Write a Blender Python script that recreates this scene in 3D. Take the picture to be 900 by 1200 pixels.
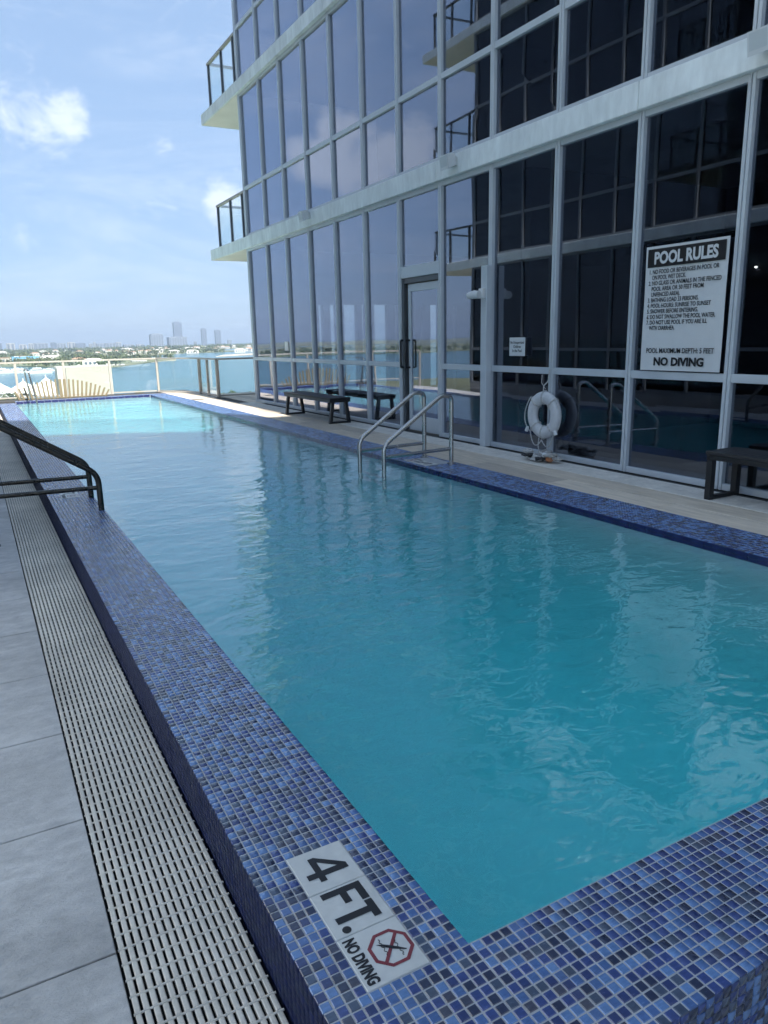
import bpy, math, random
import numpy as np
from mathutils import Vector, Matrix
random.seed(7); rng = np.random.default_rng(7)
for o in list(bpy.data.objects): bpy.data.objects.remove(o)
scene = bpy.context.scene
COL = scene.collection
rad = math.radians

# ------------------------------------------------------------------ camera
H, YAW, PITCH, ROLL, FPX = 1.348, 0.49943, 0.23303, -0.02213, 861.98
_f = Vector((math.sin(YAW)*math.cos(PITCH), math.cos(YAW)*math.cos(PITCH), -math.sin(PITCH)))
_r = Vector((math.cos(YAW), -math.sin(YAW), 0)); _u = _r.cross(_f)
RT = _r*math.cos(ROLL) + _u*math.sin(ROLL); UP = -_r*math.sin(ROLL) + _u*math.cos(ROLL); FW = _f
cam = bpy.data.cameras.new('camera'); camo = bpy.data.objects.new('camera', cam); COL.objects.link(camo)
M = Matrix((RT, UP, -FW)).transposed().to_4x4(); M.translation = (0, 0, H); camo.matrix_world = M
cam.sensor_fit = 'VERTICAL'; cam.sensor_height = 36; cam.lens = 36*FPX/1200
cam.clip_start = 0.02; cam.clip_end = 60000
scene.camera = camo
def ray(px, py): return FW + RT*((px-450)/FPX) - UP*((py-600)/FPX)
def at_y(px, py, Y):                      # where the line of sight meets the plane y = Y
    d = ray(px, py); t = Y/d.y; return Vector((d.x*t, Y, H+d.z*t))

# ------------------------------------------------------------------ sky, sun, exposure
SUN_EL, SUN_AZ = rad(50), rad(2.6)        # the sun stands behind the camera, a touch to the right
to_sun = Vector((math.sin(SUN_AZ)*math.cos(SUN_EL), -math.cos(SUN_AZ)*math.cos(SUN_EL), math.sin(SUN_EL)))
world = bpy.data.worlds.new('World'); scene.world = world; world.use_nodes = True
world.cycles.sampling_method = 'MANUAL'; world.cycles.sample_map_resolution = 512
wn, wl = world.node_tree.nodes, world.node_tree.links; wn.clear()
def N(nodes, t, **kw):
    n = nodes.new(t)
    for k, v in kw.items(): setattr(n, k, v)
    return n
def wmath(op, a, b=None, c=None, clamp=False):
    n = N(wn, 'ShaderNodeMath', operation=op, use_clamp=clamp)
    for i, v in enumerate((a, b, c)):
        if v is None: continue
        if isinstance(v, (int, float)): n.inputs[i].default_value = v
        else: wl.new(v, n.inputs[i])
    return n.outputs[0]
sky = N(wn, 'ShaderNodeTexSky', sky_type='NISHITA', sun_disc=False)
sky.sun_elevation = SUN_EL; sky.sun_rotation = math.atan2(to_sun.x, to_sun.y)
sky.altitude = 30; sky.air_density = 1.0; sky.dust_density = 0.35; sky.ozone_density = 2.6
tc = N(wn, 'ShaderNodeTexCoord'); D = tc.outputs['Generated']
nrm = N(wn, 'ShaderNodeVectorMath', operation='NORMALIZE'); wl.new(D, nrm.inputs[0]); D = nrm.outputs[0]
def wnoise(scale, detail, rough, stretch=(1, 1, 1), dist=0.0, off=(0, 0, 0)):
    mp = N(wn, 'ShaderNodeMapping'); mp.inputs['Scale'].default_value = stretch; mp.inputs['Location'].default_value = off
    wl.new(D, mp.inputs['Vector'])
    n = N(wn, 'ShaderNodeTexNoise'); n.inputs['Scale'].default_value = scale; n.inputs['Detail'].default_value = detail
    n.inputs['Roughness'].default_value = rough; n.inputs['Distortion'].default_value = dist
    wl.new(mp.outputs[0], n.inputs['Vector']); return n.outputs[0]
puff = wnoise(15.0, 8, 0.64, (1, 1, 1.5), 0.5)
def blob(px, py, r_deg, amp, mirror=False):
    d = ray(px, py).normalized()
    if mirror: d.x = -d.x
    dp = N(wn, 'ShaderNodeVectorMath', operation='DOT_PRODUCT'); wl.new(D, dp.inputs[0]); dp.inputs[1].default_value = d
    mr = N(wn, 'ShaderNodeMapRange', interpolation_type='SMOOTHSTEP'); wl.new(dp.outputs['Value'], mr.inputs['Value'])
    mr.inputs['From Min'].default_value = math.cos(rad(r_deg)); mr.inputs['From Max'].default_value = 1.0
    mr.inputs['To Min'].default_value = 0; mr.inputs['To Max'].default_value = amp
    return mr.outputs[0]
terms = [blob(12, 108, 4.2*.78, .5*.8), blob(48, 138, 4.6*.78, .62*.8), blob(70, 155, 3.0*.78, .4*.8), blob(88, 132, 2.6*.78, .4*.8), blob(283, 232, 4.6*.78, .66*.8), blob(262, 243, 2.6*.78, .3*.8),
         blob(205, 326, 2.6*.78, .34*.8), blob(150, 345, 1.6*.78, .25*.8), blob(186, 168, 1.5*.78, .28*.8), blob(152, 176, 2.0*.78, .2*.8),
         blob(345, 186, 2.2, .5, True), blob(372, 182, 3.0, .6, True), blob(420, 192, 4.0, .72, True), blob(470, 180, 3.4, .6, True), blob(500, 172, 3.0, .6, True), blob(396, 148, 1.8, .5, True), blob(640, 150, 5*.78, .45*.8, True)]
s = terms[0]
for t in terms[1:]: s = wmath('ADD', s, t)
field = wnoise(2.6, 3, 0.5, (1, 1, 1.6), 0, (3.1, 1.7, 0.4))           # scattered cumulus all round the sky
fld = wmath('MULTIPLY', wmath('SUBTRACT', field, 0.62), 1.3)
dens = wmath('ADD', wmath('ADD', s, fld), wmath('MULTIPLY', wmath('SUBTRACT', puff, 0.5), 2.4))
cum = N(wn, 'ShaderNodeMapRange', interpolation_type='SMOOTHSTEP'); wl.new(dens, cum.inputs['Value'])
cum.inputs['From Min'].default_value = 0.12; cum.inputs['From Max'].default_value = 0.95
cum.inputs['To Max'].default_value = 0.68
wisp = wnoise(3.4, 5, 0.66, (1, 1, 4.2), 1.2, (0.3, 2.2, 5.0))
wsp = N(wn, 'ShaderNodeMapRange', interpolation_type='SMOOTHSTEP'); wl.new(wisp, wsp.inputs['Value'])
wsp.inputs['From Min'].default_value = 0.42; wsp.inputs['From Max'].default_value = 0.78; wsp.inputs['To Max'].default_value = 0.26
cover = wmath('MAXIMUM', cum.outputs[0], wsp.outputs[0])
sep = N(wn, 'ShaderNodeSeparateXYZ'); wl.new(D, sep.inputs[0])
up = N(wn, 'ShaderNodeMapRange'); wl.new(sep.outputs['Z'], up.inputs['Value']); up.inputs['From Min'].default_value = 0.0; up.inputs['From Max'].default_value = 0.05
cover = wmath('MULTIPLY', cover, up.outputs[0])
veil = N(wn, 'ShaderNodeMix', data_type='RGBA'); veil.inputs['Factor'].default_value = .86; wl.new(sky.outputs[0], veil.inputs['A'])   # even, thin summer veil over the whole sky
veil.inputs['B'].default_value = (1.40, 2.04, 3.10, 1)
mixc = N(wn, 'ShaderNodeMix', data_type='RGBA'); wl.new(cover, mixc.inputs['Factor']); wl.new(veil.outputs['Result'], mixc.inputs['A'])
mixc.inputs['B'].default_value = (4.2, 4.5, 4.9, 1)
bg = N(wn, 'ShaderNodeBackground'); bg.inputs['Strength'].default_value = 0.11
wl.new(mixc.outputs['Result'], bg.inputs['Color'])
wo = N(wn, 'ShaderNodeOutputWorld'); wl.new(bg.outputs[0], wo.inputs['Surface'])
sun = bpy.data.lights.new('sun', 'SUN'); sun.energy = 4.5; sun.angle = rad(0.53); sun.color = (1.0, 0.955, 0.88)
suno = bpy.data.objects.new('sun', sun); COL.objects.link(suno); suno.rotation_euler = to_sun.to_track_quat('Z', 'Y').to_euler(); suno.location = (0, -20, 60)
vs = scene.view_settings; vs.view_transform = 'Standard'; vs.look = 'None'; vs.gamma = 1; vs.exposure = 1.34
try: vs.use_curve_mapping = False
except Exception: pass
cy = scene.cycles
cy.max_bounces = 9; cy.diffuse_bounces = 3; cy.glossy_bounces = 4; cy.transmission_bounces = 6; cy.transparent_max_bounces = 16; cy.volume_bounces = 0
cy.use_adaptive_sampling = True; cy.adaptive_threshold = .025; cy.adaptive_min_samples = 16
cy.use_denoising = True; cy.sample_clamp_indirect = 8; cy.caustics_refractive = True; cy.caustics_reflective = True

# ------------------------------------------------------------------ helpers
class MB:
    """collects faces for one mesh object"""
    def __init__(s): s.v = []; s.f = []; s.m = []; s.smooth = []
    def add(s, vs_, fs, mi=0, smooth=False):
        b = len(s.v); s.v += [tuple(v) for v in vs_]
        for f in fs: s.f.append(tuple(b+i for i in f)); s.m.append(mi); s.smooth.append(smooth)
        return s
    def box(s, lo, hi, mi=0):
        (a, b, c), (d, e, f) = lo, hi
        return s.add([(a,b,c),(d,b,c),(d,e,c),(a,e,c),(a,b,f),(d,b,f),(d,e,f),(a,e,f)],
                     [(0,3,2,1),(4,5,6,7),(0,1,5,4),(1,2,6,5),(2,3,7,6),(3,0,4,7)], mi)
    def cbox(s, lo, hi, c=.004, mi=0):
        """box with chamfered edges all round (octagon-section look on top and sides)"""
        lo, hi = Vector(lo), Vector(hi); V = []; F = []
        for z, ins in ((lo.z, c), (lo.z+c, 0), (hi.z-c, 0), (hi.z, c)):
            x0, x1, y0, y1 = lo.x+ins, hi.x-ins, lo.y+ins, hi.y-ins; k = c if ins == 0 else c*.6
            V += [(x0+k,y0,z),(x1-k,y0,z),(x1,y0+k,z),(x1,y1-k,z),(x1-k,y1,z),(x0+k,y1,z),(x0,y1-k,z),(x0,y0+k,z)]
        for l in range(3):
            for i in range(8):
                j = (i+1) % 8; F.append((l*8+i, l*8+j, l*8+8+j, l*8+8+i))
        F.append(tuple(range(7, -1, -1))); F.append(tuple(24+i for i in range(8)))
        return s.add(V, F, mi)
    def prism(s, poly, z0, z1, mi=0):
        n = len(poly)
        V = [(x, y, z0) for x, y in poly]+[(x, y, z1) for x, y in poly]
        F = [tuple(range(n-1, -1, -1)), tuple(range(n, 2*n))]+[(i, (i+1) % n, n+(i+1) % n, n+i) for i in range(n)]
        return s.add(V, F, mi)
    def tube(s, pts, r, seg=10, mi=0, caps=True, closed=False):
        P = [Vector(p) for p in pts]; n = len(P); rr = r if hasattr(r, '__len__') else [r]*n
        V = []; F = []; nv = None
        for i in range(n):
            a = P[(i-1) % n] if (closed or i > 0) else P[i]; b = P[(i+1) % n] if (closed or i < n-1) else P[i]
            t = (b-a).normalized()
            if nv is None: nv = t.orthogonal().normalized()
            nv = (nv - t*nv.dot(t)).normalized(); bv = t.cross(nv)
            for k in range(seg):
                an = 2*math.pi*k/seg; V.append(P[i]+(nv*math.cos(an)+bv*math.sin(an))*rr[i])
        for i in range(n if closed else n-1):
            j = (i+1) % n
            for k in range(seg): F.append((i*seg+k, i*seg+(k+1) % seg, j*seg+(k+1) % seg, j*seg+k))
        s.add(V, F, mi, True)
        if caps and not closed:
            s.add(V[:seg], [tuple(range(seg-1, -1, -1))], mi); s.add(V[-seg:], [tuple(range(seg))], mi)
        return s
    def mesh(s, name, mats):
        me = bpy.data.meshes.new(name); me.from_pydata(s.v, [], s.f)
        for m in (mats if isinstance(mats, (list, tuple)) else [mats]): me.materials.append(m)
        me.polygons.foreach_set('material_index', s.m); me.polygons.foreach_set('use_smooth', s.smooth); me.update()
        return me
    def build(s, name, mats, parent=None, **kw): return link(name, s.mesh(name, mats), parent, **kw)
def link(name, me, parent=None, loc=None, label=None, cat=None, group=None, kind=None):
    o = bpy.data.objects.new(name, me); COL.objects.link(o)
    if parent: o.parent = parent
    if loc is not None: o.location = loc
    return tag(o, label, cat, group, kind)
def tag(o, label=None, cat=None, group=None, kind=None):
    for k, v in (('label', label), ('category', cat), ('group', group), ('kind', kind)):
        if v: o[k] = v
    return o
def thing(name, label, cat, loc=(0, 0, 0), group=None, rz=0):
    o = link(name, None, None, loc, label, cat, group); o.rotation_euler.z = rz; o.empty_display_size = .1; return o
def box(name, lo, hi, mat, parent=None, **kw): return MB().box(lo, hi).build(name, mat, parent, **kw)
def copy_tree(o, parent=None):
    c = o.copy(); COL.objects.link(c); c.parent = parent
    for ch in list(o.children): copy_tree(ch, c)
    return c
def bend(pts, r, n=5):
    """polyline with its inner corners rounded"""
    P = [Vector(p) for p in pts]; out = [P[0]]
    for i in range(1, len(P)-1):
        a, b, c = P[i-1], P[i], P[i+1]; d1 = (a-b); d2 = (c-b); k = min(r, d1.length*.45, d2.length*.45)
        p0 = b+d1.normalized()*k; p1 = b+d2.normalized()*k
        for j in range(n+1):
            t = j/n; out.append(p0*(1-t)**2+b*2*t*(1-t)+p1*t*t)
    out.append(P[-1]); return out

# ------------------------------------------------------------------ materials
def new_mat(name):
    m = bpy.data.materials.new(name); m.use_nodes = True; return m, m.node_tree.nodes, m.node_tree.links, m.node_tree.nodes['Principled BSDF']
def mat(name, col, rough=.6, metal=0., var=.12, vscale=6., bump=0., bscale=40., bdist=.002, spec=.5, coat=0., stretch=(1, 1, 1), vscale2=0., var2=0., rvar=0., coord='Object', dark=None):
    """principled with noise-driven colour wear, optional fine relief"""
    m, n, l, p = new_mat(name)
    p.inputs['Roughness'].default_value = rough; p.inputs['Metallic'].default_value = metal
    p.inputs['Specular IOR Level'].default_value = spec; p.inputs['Coat Weight'].default_value = coat
    geo = N(n, 'ShaderNodeTexCoord') if coord == 'Object' else N(n, 'ShaderNodeNewGeometry')
    vec = geo.outputs['Object'] if coord == 'Object' else geo.outputs['Position']
    mp = N(n, 'ShaderNodeMapping'); mp.inputs['Scale'].default_value = stretch; l.new(vec, mp.inputs[0])
    def noise(sc, det=5, ro=.6):
        t = N(n, 'ShaderNodeTexNoise'); t.inputs['Scale'].default_value = sc; t.inputs['Detail'].default_value = det; t.inputs['Roughness'].default_value = ro
        l.new(mp.outputs[0], t.inputs['Vector']); return t.outputs[0]
    def ramp(src, lo, hi):
        r = N(n, 'ShaderNodeMapRange'); l.new(src, r.inputs['Value']); r.inputs['From Min'].default_value = .3; r.inputs['From Max'].default_value = .7
        r.inputs['To Min'].default_value = lo; r.inputs['To Max'].default_value = hi; return r.outputs[0]
    cur = None
    n1 = noise(vscale); f = ramp(n1, 1-var, 1+var)
    if vscale2:
        mm = N(n, 'ShaderNodeMath', operation='MULTIPLY'); l.new(f, mm.inputs[0]); l.new(ramp(noise(vscale2, 3), 1-var2, 1+var2), mm.inputs[1]); f = mm.outputs[0]
    mx = N(n, 'ShaderNodeMix', data_type='RGBA', blend_type='MULTIPLY'); mx.inputs['Factor'].default_value = 1; mx.inputs['A'].default_value = (*col, 1)
    cb = N(n, 'ShaderNodeCombineColor'); [l.new(f, cb.inputs[i]) for i in range(3)]
    l.new(cb.outputs[0], mx.inputs['B']); cur = mx.outputs['Result']
    l.new(cur, p.inputs['Base Color'])
    if rvar: l.new(ramp(n1, rough-rvar, rough+rvar), p.inputs['Roughness'])
    if bump:
        b = N(n, 'ShaderNodeBump'); b.inputs['Strength'].default_value = bump; b.inputs['Distance'].default_value = bdist
        l.new(noise(bscale, 6, .65), b.inputs['Height']); l.new(b.outputs[0], p.inputs['Normal'])
    return m
ALU = mat('aluminium', (.56, .60, .63), .42, .12, .06, 2.5, .05, 60, rvar=.08)
ALU_D = mat('aluminium_grey', (.20, .22, .24), .45, .15, .06, 2.5)
ALU2 = mat('aluminium_dark', (.10, .11, .12), .4, .3, .08, 4)
BAND = mat('painted_slab', (.80, .84, .83), .7, 0, .13, 3.0, .25, 25, .003, stretch=(1, 1, .35), vscale2=14, var2=.08, coord='w')
SOFFIT = mat('soffit_paint', (.84, .80, .72), .8, 0, .06, 1.5)
CONC = mat('concrete', (.34, .33, .31), .85, 0, .15, 2.0, .3, 30, .004, coord='w')
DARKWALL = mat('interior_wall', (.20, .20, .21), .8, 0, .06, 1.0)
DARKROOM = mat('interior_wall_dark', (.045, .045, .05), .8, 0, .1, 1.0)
INFLOOR = mat('interior_floor', (.22, .20, .17), .5, 0, .15, 3.0)
STEEL = mat('stainless_steel', (.46, .45, .43), .24, 1., .06, 8, .03, 90, rvar=.06)
STEEL_REFL = mat('steel_dark_reflection', (.075, .072, .066), .28, 1., .12, 8, rvar=.06)  # dark reflection of the opposite wing put into the steel colour
RAILM = mat('rail_paint', (.42, .39, .35), .5, .2, .06, 5)
BLACKM = mat('black_powdercoat', (.016, .017, .019), .45, 0, .15, 9, .1, 120, .001)
SLAT = mat('bench_slat', (.022, .023, .026), .6, 0, .2, 5, .2, 60, .001, stretch=(6, .6, 6))
GROUT = mat('grout', (.44, .45, .47), .8, 0, .14, 9, .2, 200, .001, coord='w')
PORC = mat('porcelain_paver', (.54, .52, .495), .62, 0, .15, 14, 1.0, 22, .009, stretch=(1.0, 1.8, 1), vscale2=1.7, var2=.17, coord='w', rvar=.08)
PAVERJ = mat('paver_joint', (.05, .05, .05), .9, 0, .2, 12)
PLANKS = [mat('deck_plank_%d' % i, c, .65, 0, .16, 5, .3, 40, .002, stretch=(3.5, .5, 1), vscale2=22, var2=.06, coord='w') for i, c in
          enumerate([(.62, .53, .42), (.50, .43, .35), (.70, .60, .48)])]
PLANKL = mat('deck_border_stone', (.68, .64, .57), .75, 0, .14, 7, .3, 60, .003, vscale2=25, var2=.10, coord='w')
GRATE = mat('grate_plastic', (.68, .62, .53), .5, 0, .22, 1.6, .1, 150, .001, vscale2=40, var2=.10, coord='w')
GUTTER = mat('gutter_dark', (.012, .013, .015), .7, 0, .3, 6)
SIGNW = mat('sign_white', (.66, .67, .67), .4, 0, .03, 4, .15, 6, .004)
SIGNT = mat('sign_ceramic', (.62, .62, .59), .3, 0, .06, 30, .05, 200, .0005, vscale2=6, var2=.05)
INK = mat('black_ink', (.012, .012, .014), .45, 0, .1, 20)
RED = mat('red_ink', (.22, .035, .045), .4, 0, .1, 20)
NAVY = mat('navy_glazed_tile', (.018, .020, .085), .14, 0, .3, 12, coat=.4)
PLASTER = mat('pool_plaster', (.72, .86, .87), .7, 0, .05, 2.0, .1, 20, .004, coord='w')
BUOY = mat('buoy_vinyl', (.62, .62, .62), .45, 0, .10, 7, .1, 50, .001, vscale2=30, var2=.06)
ROPE = mat('rope', (.50, .49, .47), .9, 0, .3, 60, .5, 160, .002)
FLOAT = mat('rope_float', (.40, .16, .07), .5, 0, .2, 20)
WHITEP = mat('white_plastic', (.70, .71, .70), .45, 0, .04, 8)
GREYP = mat('grey_plastic', (.62, .65, .66), .5, 0, .06, 8)
WOODY = mat('pale_wood', (.18, .15, .09), .65, 0, .16, 5, .2, 40, stretch=(8, 8, 1))
LENS = mat('lamp_lens', (.55, .6, .62), .1, 0, .02, 8)

def glass(name, base_r, tint, refl=(.80, .85, 1.0), wav=.0022, wscale=.9, pw_=5):
    m, n, l, p = new_mat(name); n.remove(p); out = n['Material Output']
    tr = N(n, 'ShaderNodeBsdfTransparent'); tr.inputs[0].default_value = (*tint, 1)
    gl = N(n, 'ShaderNodeBsdfGlossy'); gl.inputs['Color'].default_value = (*refl, 1); gl.inputs['Roughness'].default_value = .012
    g = N(n, 'ShaderNodeNewGeometry'); dp = N(n, 'ShaderNodeVectorMath', operation='DOT_PRODUCT'); l.new(g.outputs['Incoming'], dp.inputs[0]); l.new(g.outputs['Normal'], dp.inputs[1])
    ab = N(n, 'ShaderNodeMath', operation='ABSOLUTE'); l.new(dp.outputs['Value'], ab.inputs[0]); sb = N(n, 'ShaderNodeMath', operation='SUBTRACT'); sb.inputs[0].default_value = 1; l.new(ab.outputs[0], sb.inputs[1])
    pw = N(n, 'ShaderNodeMath', operation='POWER'); l.new(sb.outputs[0], pw.inputs[0]); pw.inputs[1].default_value = pw_
    mr = N(n, 'ShaderNodeMapRange'); l.new(pw.outputs[0], mr.inputs['Value'])
    mr.inputs['To Min'].default_value = base_r; mr.inputs['To Max'].default_value = 1
    mx = N(n, 'ShaderNodeMixShader'); l.new(mr.outputs[0], mx.inputs[0]); l.new(tr.outputs[0], mx.inputs[1]); l.new(gl.outputs[0], mx.inputs[2]); l.new(mx.outputs[0], out.inputs[0])
    if wav:
        t = N(n, 'ShaderNodeTexNoise'); t.inputs['Scale'].default_value = wscale; t.inputs['Detail'].default_value = 0
        l.new(g.outputs['Position'], t.inputs['Vector'])
        b = N(n, 'ShaderNodeBump'); b.inputs['Strength'].default_value = 1; b.inputs['Distance'].default_value = wav
        l.new(t.outputs[0], b.inputs['Height']); l.new(b.outputs[0], gl.inputs['Normal'])
    return m
GLASS = glass('coated_glass', .15, (.60, .63, .65), pw_=3)
GLASS_D = glass('dark_tinted_glass', .085, (.30, .32, .34), (.7, .75, .8))
CLEAR = glass('railing_glass', .05, (.95, .98, .975), (1, 1, 1), 0)

def water_mat():
    m, n, l, p = new_mat('pool_water'); n.remove(p); out = n['Material Output']
    g = N(n, 'ShaderNodeNewGeometry')
    def noise(scale, stretch, det, rot=0):
        mp = N(n, 'ShaderNodeMapping'); mp.inputs['Scale'].default_value = stretch; mp.inputs['Rotation'].default_value = (0, 0, rot); l.new(g.outputs['Position'], mp.inputs[0])
        t = N(n, 'ShaderNodeTexNoise'); t.inputs['Scale'].default_value = scale; t.inputs['Detail'].default_value = det; t.inputs['Roughness'].default_value = .5; t.inputs['Distortion'].default_value = .6
        l.new(mp.outputs[0], t.inputs['Vector']); return t.outputs[0]
    a = noise(1.7, (1, 1.5, 1), 2, .35); b_ = noise(5.5, (1, 1.6, 1), 2, -.25); c = noise(15, (1, 1.3, 1), 2, .1)
    def mad(x, k, y=None):
        q = N(n, 'ShaderNodeMath', operation='MULTIPLY_ADD'); l.new(x, q.inputs[0]); q.inputs[1].default_value = k
        if y is None: q.inputs[2].default_value = 0
        else: l.new(y, q.inputs[2])
        return q.outputs[0]
    h = mad(a, 1.0, mad(b_, .42, mad(c, .085)))
    b = N(n, 'ShaderNodeBump'); b.inputs['Strength'].default_value = 1; b.inputs['Distance'].default_value = .0125; l.new(h, b.inputs['Height'])
    dp = N(n, 'ShaderNodeVectorMath', operation='DOT_PRODUCT'); l.new(g.outputs['Incoming'], dp.inputs[0]); l.new(b.outputs[0], dp.inputs[1])
    ab = N(n, 'ShaderNodeMath', operation='ABSOLUTE'); l.new(dp.outputs['Value'], ab.inputs[0]); sb = N(n, 'ShaderNodeMath', operation='SUBTRACT'); sb.inputs[0].default_value = 1; l.new(ab.outputs[0], sb.inputs[1])
    pw = N(n, 'ShaderNodeMath', operation='POWER'); l.new(sb.outputs[0], pw.inputs[0]); pw.inputs[1].default_value = 2.65
    fr = N(n, 'ShaderNodeMapRange'); l.new(pw.outputs[0], fr.inputs['Value']); fr.inputs['To Min'].default_value = .02; fr.inputs['To Max'].default_value = .96
    gl = N(n, 'ShaderNodeBsdfGlossy'); gl.inputs['Roughness'].default_value = .015; l.new(b.outputs[0], gl.inputs['Normal'])
    rf = N(n, 'ShaderNodeBsdfRefraction'); rf.inputs['IOR'].default_value = 1.333; rf.inputs['Roughness'].default_value = 0; l.new(b.outputs[0], rf.inputs['Normal'])
    tr = N(n, 'ShaderNodeBsdfTransparent')
    m1 = N(n, 'ShaderNodeMixShader'); m1.inputs[0].default_value = .62; l.new(rf.outputs[0], m1.inputs[1]); l.new(tr.outputs[0], m1.inputs[2])
    m2 = N(n, 'ShaderNodeMixShader'); l.new(fr.outputs[0], m2.inputs[0]); l.new(m1.outputs[0], m2.inputs[1]); l.new(gl.outputs[0], m2.inputs[2])
    l.new(m2.outputs[0], out.inputs['Surface'])
    va = N(n, 'ShaderNodeVolumeAbsorption'); va.inputs['Color'].default_value = (.08, .925, .945, 1); va.inputs['Density'].default_value = .58
    l.new(va.outputs[0], out.inputs['Volume'])
    return m
WATER = water_mat()
TILE_COLS = [(.120, .230, .46), (.070, .145, .34), (.036, .066, .225), (.026, .046, .155), (.020, .031, .075), (.060, .086, .140), (.060, .066, .105)]
TILE_W = [.16, .20, .20, .15, .13, .10, .06]
def tile_mat(i, c):
    m = mat('mosaic_%d' % i, c, .22, 0, .20, 55, .25, 160, .0006, stretch=(1, 3, 1), coord='w', rvar=.07, vscale2=3.0, var2=.14, coat=.7)
    return m
TILES = [tile_mat(i, c) for i, c in enumerate(TILE_COLS)]

# ------------------------------------------------------------------ measured layout (metres; z = 0 is the water level)
XL, XO, XG = .8248, .458, .138            # left coping inner / outer edge, grate left edge
ZG, ZR = -.192, .045                      # left deck and grate level, right deck level
YN, YNO = 1.154, .784                     # near coping inner / outer edge
XR, XRO = 3.936, 4.372                    # right coping
YF, YFO = 19.62, 19.98                    # far coping
XF = 5.352                                # front plane of the glass wing
BAYS = [15.50, 14.39, 13.35, 12.31, 11.27, 10.25, 9.23, 8.20, 7.15, 6.07, 5.01, 3.96, 2.91, 1.86, .81, -.24, -1.29, -2.34, -3.39, -4.44]

# ================================================================== LARGE STRUCTURE
# ---- far setting: bay, shore, islands
SEA = -31.0
def sea_mat():
    m, n, l, p = new_mat('bay_water')
    p.inputs['Base Color'].default_value = (.030, .135, .165, 1); p.inputs['Roughness'].default_value = .16; p.inputs['IOR'].default_value = 1.33
    g = N(n, 'ShaderNodeNewGeometry')
    mp = N(n, 'ShaderNodeMapping'); mp.inputs['Scale'].default_value = (.004, .012, 1); l.new(g.outputs['Position'], mp.inputs[0])
    t = N(n, 'ShaderNodeTexNoise'); t.inputs['Scale'].default_value = 1; t.inputs['Detail'].default_value = 5; l.new(mp.outputs[0], t.inputs['Vector'])
    cr = N(n, 'ShaderNodeValToRGB'); l.new(t.outputs[0], cr.inputs[0])
    cr.color_ramp.elements[0].position = .35; cr.color_ramp.elements[0].color = (.018, .095, .13, 1); cr.color_ramp.elements[1].position = .68; cr.color_ramp.elements[1].color = (.04, .155, .175, 1)
    l.new(cr.outputs[0], p.inputs['Base Color'])
    t2 = N(n, 'ShaderNodeTexNoise'); t2.inputs['Scale'].default_value = .35; t2.inputs['Detail'].default_value = 4; l.new(g.outputs['Position'], t2.inputs['Vector'])
    b = N(n, 'ShaderNodeBump'); b.inputs['Strength'].default_value = .8; b.inputs['Distance'].default_value = .5; l.new(t2.outputs[0], b.inputs['Height']); l.new(b.outputs[0], p.inputs['Normal'])
    return m
MB().add([(-9000, -4000, SEA), (13000, -4000, SEA), (13000, 13000, SEA), (-9000, 13000, SEA)], [(0, 1, 2, 3)]).build('bay_water', sea_mat(), kind='structure')
LAND = mat('shore_land', (.16, .17, .09), .95, 0, .35, .02, coord='w')
SAND = mat('shore_sand', (.42, .38, .31), .95, 0, .2, .03, coord='w')
def land(name, poly, z, m): return MB().prism(poly, SEA-.5, z, 0).build(name, m, kind='structure')
land('near_shore_ground', [(-600, -900), (500, -900), (480, 320), (140, 335), (70, 470), (-40, 505), (-600, 480)], SEA+.8, LAND)
ISL = [(-3000, 1420), (-200, 1330), (60, 1320), (110, 1180), (150, 1120), (172, 1085), (215, 1180), (300, 1345), (330, 1385), (345, 1480), (300, 1600), (250, 1750), (-3000, 1800)]
land('marina_island', ISL, SEA+1.4, LAND)
land('sand_spit', [(208, 1176), (300, 1338), (322, 1352), (318, 1420), (225, 1250)], SEA+1.0, SAND)
land('middle_islands', [(-4000, 1950), (300, 1900), (420, 1960), (520, 2150), (640, 2160), (760, 2300), (700, 2700), (-4000, 2700)], SEA+1.4, LAND)
land('beach_island', [(-6000, 3100), (400, 3000), (900, 3050), (1500, 3300), (2600, 3600), (6000, 4200), (6000, 7000), (-6000, 7000)], SEA+1.6, LAND)
land('right_sand_bank', [(455, 1560), (560, 1640), (760, 1760), (900, 1790), (900, 1880), (700, 1850), (520, 1720)], SEA+1.0, SAND)

# ---- podium, decks and pool shell
box('podium', (-9, -40, SEA+.5), (16, 20.80, -1.62), CONC, kind='structure')
def pave_base(name, lo, hi, m=PAVERJ): return box(name, lo, hi, m, kind='structure')
deckL = pave_base('deck_left', (-1.85, -6, -1.62), (XG-.003, 20.78, ZG-.012))
deckR = pave_base('deck_right', (XRO+.002, -6, -1.62), (15.9, 17.36, ZR-.010))
deckC = pave_base('deck_right_far', (XRO+.002, 17.362, -1.62), (5.16, 20.78, ZR-.010))
deckF = pave_base('deck_far', (XG, YFO+.002, -1.62), (XRO, 20.78, ZR-.010))
deckN = pave_base('deck_near', (XG-.010, -24, -1.62), (XRO, YNO-.012, -.33), PORC)
box('rear_terrace', (-9, -24, -1.62), (XG-.012, -6.01, -.34), PORC, kind='structure')
box('rear_terrace_right', (XRO+.002, -24, -1.62), (15.9, -6.01, -.34), PORC, kind='structure')
# gutter under the grate
MB().box((XG-.010, YNO-.01, -1.62), (XO-.004, YFO, -.40)).build('overflow_gutter', GUTTER, kind='structure')
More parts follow.
